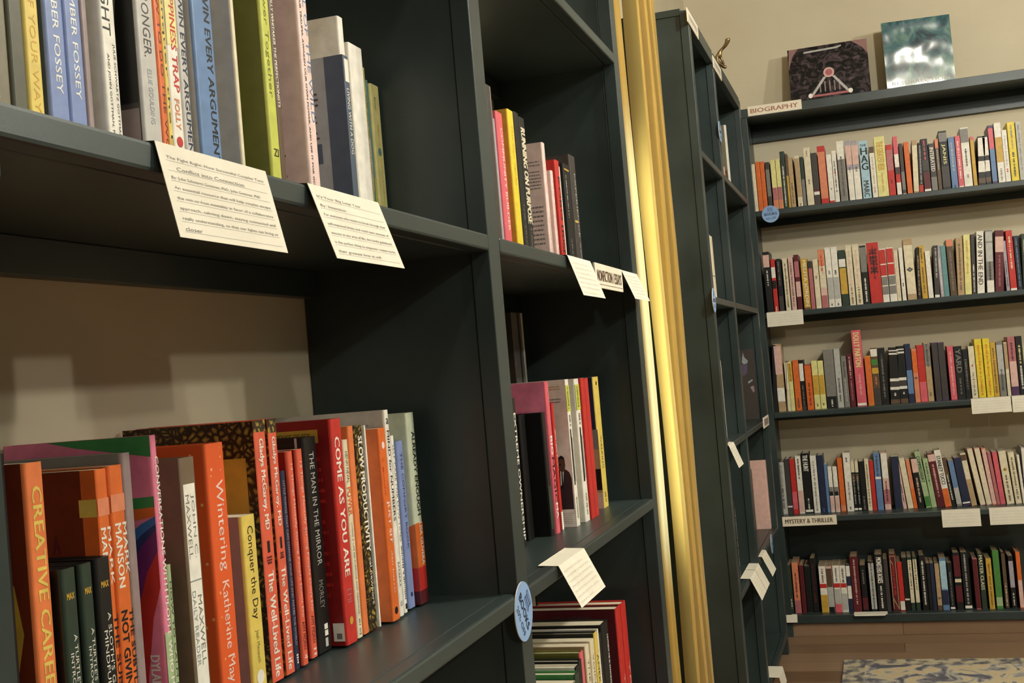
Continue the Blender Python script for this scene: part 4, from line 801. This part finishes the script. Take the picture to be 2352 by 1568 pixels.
card('handwritten card left of the nonfiction sign', 'x', (-.4265,1.712,1.3445), (-.4265,1.861,1.3445), .062, .020, .012, T3, GC)
card('handwritten card right of the nonfiction sign', 'x', (-.4265,2.104,1.3445), (-.4265,2.249,1.3445), .054, .021, .012, T3, GC)
card('folded handwritten card hooked over the middle shelf by the curtain', 'x', (-.427,1.521,.9172), (-.427,1.664,.9172), .056, .027, .028, T3, GC)
card('bent card on the shelf edge below the dark photo book', 'x', (-.427,3.412,.9182), (-.427,3.535,.9182), .066, .024, .012, T3, GC)
card('folded card low in the far left case, lowest of three', 'x', (-.4265,3.64,.4955), (-.4265,3.785,.4955), .066, .030, .030, T3, GC)
card('folded card low in the far left case, middle of three', 'x', (-.4265,3.79,.4955), (-.4265,3.903,.4955), .066, .030, .030, T3, GC)
card('folded card low in the far left case, rightmost of three', 'x', (-.4265,4.02,.4955), (-.4265,4.16,.4955), .066, .030, .012, T3, GC)
card('small card on the base shelf at the frame bottom', 'x', (-.408,4.05,.0875), (-.408,4.195,.0875), .050, .010, .050, T3, GC)
GF = 'handwritten cards on the back bookcase'
TF = [(.06,.8,''), (.06,.86,''), (.06,.84,''), (.06,.86,''), (.06,.5,'')]
FYc = FRY - .004
def fcard(label, x0, x1, z, drop, out=.004): card(label, 'y', (x0, FYc, z), (x1, FYc, z), drop, out, .010, TF, GF, 'y', textkey='u')
fcard('white card at the left end of the second book shelf', -.421, -.276, 1.3315, .059)
fcard('white card under the yellow books on the third shelf', .332, .477, .9192, .058)
fcard('white card at the right frame edge, third shelf', .481, .626, .9192, .062)
fcard('white card under the STANLEY TUCCI book, fourth shelf', .184, .327, .4892, .066)
fcard('white card at the right frame edge, fourth shelf', .360, .505, .4892, .064)
fcard('small card at the corner of the bottom shelf', -.470, -.408, .0905, .028, .010)
t = thing('index_card', 'white card lying flat on the bottom shelf edge', 'card', (-.184, 4.976, .0878), (0, 0, .0), GF)
mb = MB(); mb.box(0, .13, 0, .052, 0, .0008, 'paper'); mb.poly([(0,-.0002,0),(.125,-.0002,0),(.12,-.006,-.0035),(.004,-.006,-.0035)], 'paper'); mb.build('flat_card', t)

def sign(label, x, y, z, L, Hh, text, key, face, part='sign_plate'):
    """printed shelf sign; face 'x' sits on the left cases, 'y' on the back case; x,y,z lower left front corner"""
    t = thing('shelf_sign', label, 'sign', (x, y, z), group='printed shelf signs')
    mb = MB(); e = .0004
    if face == 'x':
        mb.box(-.003, 0, 0, L, 0, Hh, 'sign')
        if text: mb.text((e, L*.06, Hh*.28), (0, L*.88, 0), (0, 0, Hh*.46), text, key, True)
        else:
            y_ = L*.12
            while y_ < L*.86:
                w_ = random.uniform(.006, .011); mb.poly([(e, y_, Hh*.34), (e, y_+w_, Hh*.34), (e, y_+w_, Hh*.72), (e, y_, Hh*.72)], 'N'); y_ += w_ + .005
        mb.poly([(e, L*.02, Hh*.14), (e, L*.98, Hh*.14), (e, L*.98, Hh*.16), (e, L*.02, Hh*.16)], 'g')
    else:
        mb.box(0, L, 0, .003, 0, Hh, 'sign')
        mb.text((L*.05, -e, Hh*.27), (L*.88, 0, 0), (0, 0, Hh*.46), text, key, True)
    mb.build(part, t, .0006)
    return t
sign('cream sign reading NONFICTION / ESSAYS on the shelf edge by the curtain', -.4255, 1.886, 1.304, .2155, .0405, 'NONFICTION / ESSAYS', 'T', 'x')
sign('cream sign at the near top corner of the far left bookcase', -.4265, 3.350, 2.121, .2155, .0405, '', 'M', 'x')
sign('cream sign on the top rail below the bronze figure', -.4265, 3.900, 2.112, .2155, .0405, '', 'M', 'x')
t = sign('small framed sign at the far end of the third shelf level', -.4265, 4.500, .889, .2155, .0400, '', 'T', 'x')
mb = MB(); mb.box(.0001, .0006, .03, .185, .008, .032, 'z'); mb.build('grey_panel', t)
sign('cream sign reading BIOGRAPHY at the top rail corner', -.4235, FRY-.0055, 2.147, .2175, .0400, 'BIOGRAPHY', 'rb', 'y')
sign('cream sign reading MYSTERY & THRILLER on the fourth shelf edge', -.4330, FRY-.0055, .453, .2155, .0390, 'MYSTERY & THRILLER', 'T', 'y')

def badge(label, c, face, ang, r=.035):
    t = thing('discount_badge', label, 'badge', c, group='round blue discount badges')
    mb = MB(); ca, sa = math.cos(ang), math.sin(ang)
    R_ = Vector((0, ca, sa)) if face == 'x' else Vector((ca, 0, sa)); U_ = Vector((0, -sa, ca)) if face == 'x' else Vector((-sa, 0, ca))
    Nn = Vector((1,0,0)) if face == 'x' else Vector((0,-1,0))
    n = 40
    ring = [R_*r*math.cos(2*math.pi*i/n) + U_*r*math.sin(2*math.pi*i/n) for i in range(n)]
    if face == 'x': mb.poly(ring, 'badge'); 
    else: mb.poly(ring, 'badge')
    back = [p - Nn*.0012 for p in ring]; mb.poly(back[::-1], 'badge')
    for i in range(n):
        j = (i+1) % n; mb.poly([back[i], back[j], ring[j], ring[i]], 'W')
    e = Nn*.0004
    mb.text(e - R_*r*.72 - U_*r*.16, R_*r*1.44, U_*r*.32, 'BOOKS', 'B', True)
    mb.text(e - R_*r*.62 - U_*r*.62, R_*r*1.24, U_*r*.24, '20% OFF', 'B', False)
    for k in range(3):                                      # a little stack of books drawn above the word
        z0 = .30 + k*.17; w0 = .30 - (k == 1)*.05
        for u0, u1, v0, v1 in ((-w0, w0, z0, z0+.025), (-w0, w0, z0+.12, z0+.145), (-w0, -w0+.03, z0, z0+.145), (w0-.03, w0, z0, z0+.145)):
            q = lambda u, v: e + R_*r*u + U_*r*v
            mb.poly([q(u0, v0), q(u1, v0), q(u1, v1), q(u0, v1)], 'h')
    mb.build('round_card', t)
badge('round blue badge on the post between the two nearest bays', (-.4275, 1.355, .8935), 'x', math.radians(-60))
badge('round blue badge half outside the left frame edge', (-.4275, .4795, 1.3085), 'x', 0)
badge('round blue badge on the middle post of the far left bookcase', (-.4275, 3.925, 1.905), 'x', 0)
badge('round blue badge on the near post of the far left bookcase', (-.4275, 3.385, 1.332), 'x', 0)
badge('round blue badge low on a shelf edge near the folded cards', (-.4262, 4.395, .478), 'x', 0)
badge('round blue badge under the orange books on the back bookcase', (-.369, FRY-.0045, 1.735), 'y', .03)

# ------------------------------------------------------------------ two records leaning on the back wall, on top of the bookcase
def sleeve(label, x0, width, y, z, height, key, lean, deco, t_=.012, yaw=0):
    t = thing('display_book', label, 'book', (x0, y, z), (lean, 0, yaw), 'picture covers displayed on top of the back bookcase')
    mb = MB(); mb.box(0, width, 0, t_, 0, height, key); deco(mb, width, height); mb.build('cover_board', t)
    pb = MB(); pb.box(.002, width-.002, t_+.0003, t_+.004, .003, height-.003, 'pages'); pb.build('page_block', t)
def deco_left(mb, W, H):
    e = -.0006
    q = lambda u, v, k=0: (W*u, e-k*.0004, H*(.12+.88*v))
    mb.poly([q(.0,.60), q(.06,.86), q(.14,1), q(.02,1)], 'qz'); mb.poly([q(.80,1), q(1,1), q(1,.72), q(.93,.86)], 'qz')
    pass
    mb.poly([q(.20,.885,2), q(.62,.90,2), q(.68,.93,2), q(.68,.955,2), q(.60,.935,2), q(.21,.92,2)], 'l')
    mb.disc(q(.50,.46,3), (W*.068, 0, 0), (0, 0, H*.084), 'P', 28); mb.disc(q(.50,.46,4), (W*.045, 0, 0), (0, 0, H*.055), 'q', 28)
    for u0, u1 in ((.45, .27), (.55, .73)):
        s = .02
        mb.poly([q(u0-s,.39,2), q(u1-s,.05,2), q(u1+s,.05,2), q(u0+s,.39,2)], 'N')
    mb.poly([q(.26,.02,2), q(.76,.02,2), q(.74,.06,2), q(.28,.06,2)], 'q')
    for u in (.25, .75): mb.disc(q(u,.055,3), (W*.028, 0, 0), (0, 0, H*.04), 'W', 16)
    for u in (.44, .5, .56, .62, .38): mb.poly([q(u-.008,.1,1), q(u+.008,.1,1), q(u+.008,.3,1), q(u-.008,.3,1)], 'z')
def deco_right(mb, W, H):
    e = -.0006
    mb.text((W*.08, e, H*.12), (W*.84, 0, 0), (0, 0, H*.05), 'RESURRECTION', 'N', False)
    mb.text((W*.05, e, H*.90), (W*.62, 0, 0), (0, 0, H*.05), 'MISERY AND WONDER', 'U', False)
sleeve('dark picture cover with pale ring and struts on the top board', -.253, .324, 5.125, 2.181, .262, 'artdark', -.18, deco_left)
sleeve('glossy teal picture cover catching the light on the top board', .134, .268, 5.125, 2.181, .300, 'artteal', -.02, deco_right, .030, .10)

# ------------------------------------------------------------------ bronze figure on the far left bookcase
def skin_body(name, parent, pts, edges, key, sub=2, loc=(0,0,0)):
    me = bpy.data.meshes.new(name); me.from_pydata([p[:3] for p in pts], edges, []); me.materials.append(M(key))
    o = bpy.data.objects.new(name, me); COL.objects.link(o); o.parent = parent; o.location = loc
    sk = o.modifiers.new('skin', 'SKIN'); me.skin_vertices.new(name='') if not me.skin_vertices else None
    for i, p in enumerate(pts): me.skin_vertices[0].data[i].radius = (p[3], p[3])
    me.skin_vertices[0].data[0].use_root = True
    s = o.modifiers.new('smooth', 'SUBSURF'); s.levels = sub; s.render_levels = sub; sk.use_smooth_shade = True
    return o
t = thing('bronze_figurine', 'small bronze figurine of a bending dancer on the far left bookcase', 'figurine', (-.428, 4.20, 2.172))
skin_body('figure', t, [(-.022,0,.034,.0085), (-.012,0,.058,.0080), (.004,0,.072,.0055), (.018,0,.084,.0070), (.026,0,.100,.0110), (.024,0,.106,.0100),
   (-.008,0,.020,.0075), (.004,0,.008,.0055), (.014,0,.006,.0050), (-.002,.004,.036,.0045), (.004,.004,.018,.0045), (.001,0,.002,.0060)],
   [(0,1),(1,2),(2,3),(3,4),(4,5),(0,6),(6,7),(7,8),(1,9),(9,10),(7,11)], 'bronze')

# ------------------------------------------------------------------ curtain in the doorway
t = thing('curtain', 'mustard yellow floor length curtain drawn across the doorway', 'curtain', (-.55, 2.42, 0))
planA = [(-.600,2.42),(-.545,2.47),(-.600,2.53),(-.548,2.60),(-.602,2.66),(-.545,2.73),(-.600,2.79),(-.552,2.83),(-.598,2.845),(-.585,2.862),(-.560,2.868),(-.540,2.866),(-.5275,2.874)]
planB = [(-.5675,3.116),(-.552,3.092),(-.528,3.052),(-.517,3.045),(-.520,3.075),(-.552,3.135),(-.545,3.155),(-.516,3.115),(-.5085,3.120),(-.514,3.160),(-.552,3.215),(-.540,3.232),(-.510,3.205),(-.505,3.215),(-.512,3.262),(-.548,3.30),(-.535,3.318),(-.520,3.320),(-.518,3.350),(-.522,3.372)]
def spline(p, n=6):
    out = []
    for i in range(len(p)-1):
        a, b, c, d = p[max(i-1,0)], p[i], p[i+1], p[min(i+2, len(p)-1)]
        for k in range(n):
            f = k/n
            out.append(tuple(.5*((2*b[j]) + (-a[j]+c[j])*f + (2*a[j]-5*b[j]+4*c[j]-d[j])*f*f + (-a[j]+3*b[j]-3*c[j]+d[j])*f**3) for j in (0, 1)))
    return out + [p[-1]]
NZ = 26
for plan, off in ((planA, 0), (planB, 90)):
  pl = spline(plan); mb = MB(); nP = len(pl)
  for k in range(NZ+1):
    f = k/NZ; z = .012 + (2.42-.012)*f
    for i, (x, y) in enumerate(pl):
        j = i + off
        sway = .005*math.sin(j*.21 + z*2.1) * (1-f) + .003*math.sin(z*3.7+j*.05)
        flare = .010*(1-f)*(1 if j > 70 else .3)
        if y > 3.33: sway = flare = 0
        mb.v.append((x + .55 + sway + flare, y - 2.42 + .3*sway, z))
  for k in range(NZ):
    for i in range(nP-1):
        a = k*nP+i; mb.f.append((a, a+1, a+nP+1, a+nP)); mb.m.append(mb.mi('curtain'))
  mb.build('curtain_cloth', t, smooth=True)
mb = MB(); n = 16
for i in range(n):
    a0, a1 = 2*math.pi*i/n, 2*math.pi*(i+1)/n; R = .012
    mb.poly([(R*math.cos(a0), -.05, 2.435+R*math.sin(a0)), (R*math.cos(a0), .93, 2.435+R*math.sin(a0)), (R*math.cos(a1), .93, 2.435+R*math.sin(a1)), (R*math.cos(a1), -.05, 2.435+R*math.sin(a1))], 'metal')
mb.build('curtain_rod', t)

# ------------------------------------------------------------------ rug
t = thing('rug', 'faded blue and cream patterned rug on the plank floor', 'rug', (-.219, 2.7, 0))
mb = MB(); mb.box(.075, 2.0, .08, 1.805, .001, .0085, 'rug'); mb.build('rug_field', t)
mb = MB()
for b_ in ((0, .075, 0, 1.885), (2.0, 2.075, 0, 1.885), (.075, 2.0, 0, .08), (.075, 2.0, 1.805, 1.885)): mb.box(b_[0], b_[1], b_[2], b_[3], .001, .0088, 'rugborder')
mb.build('rug_border', t)
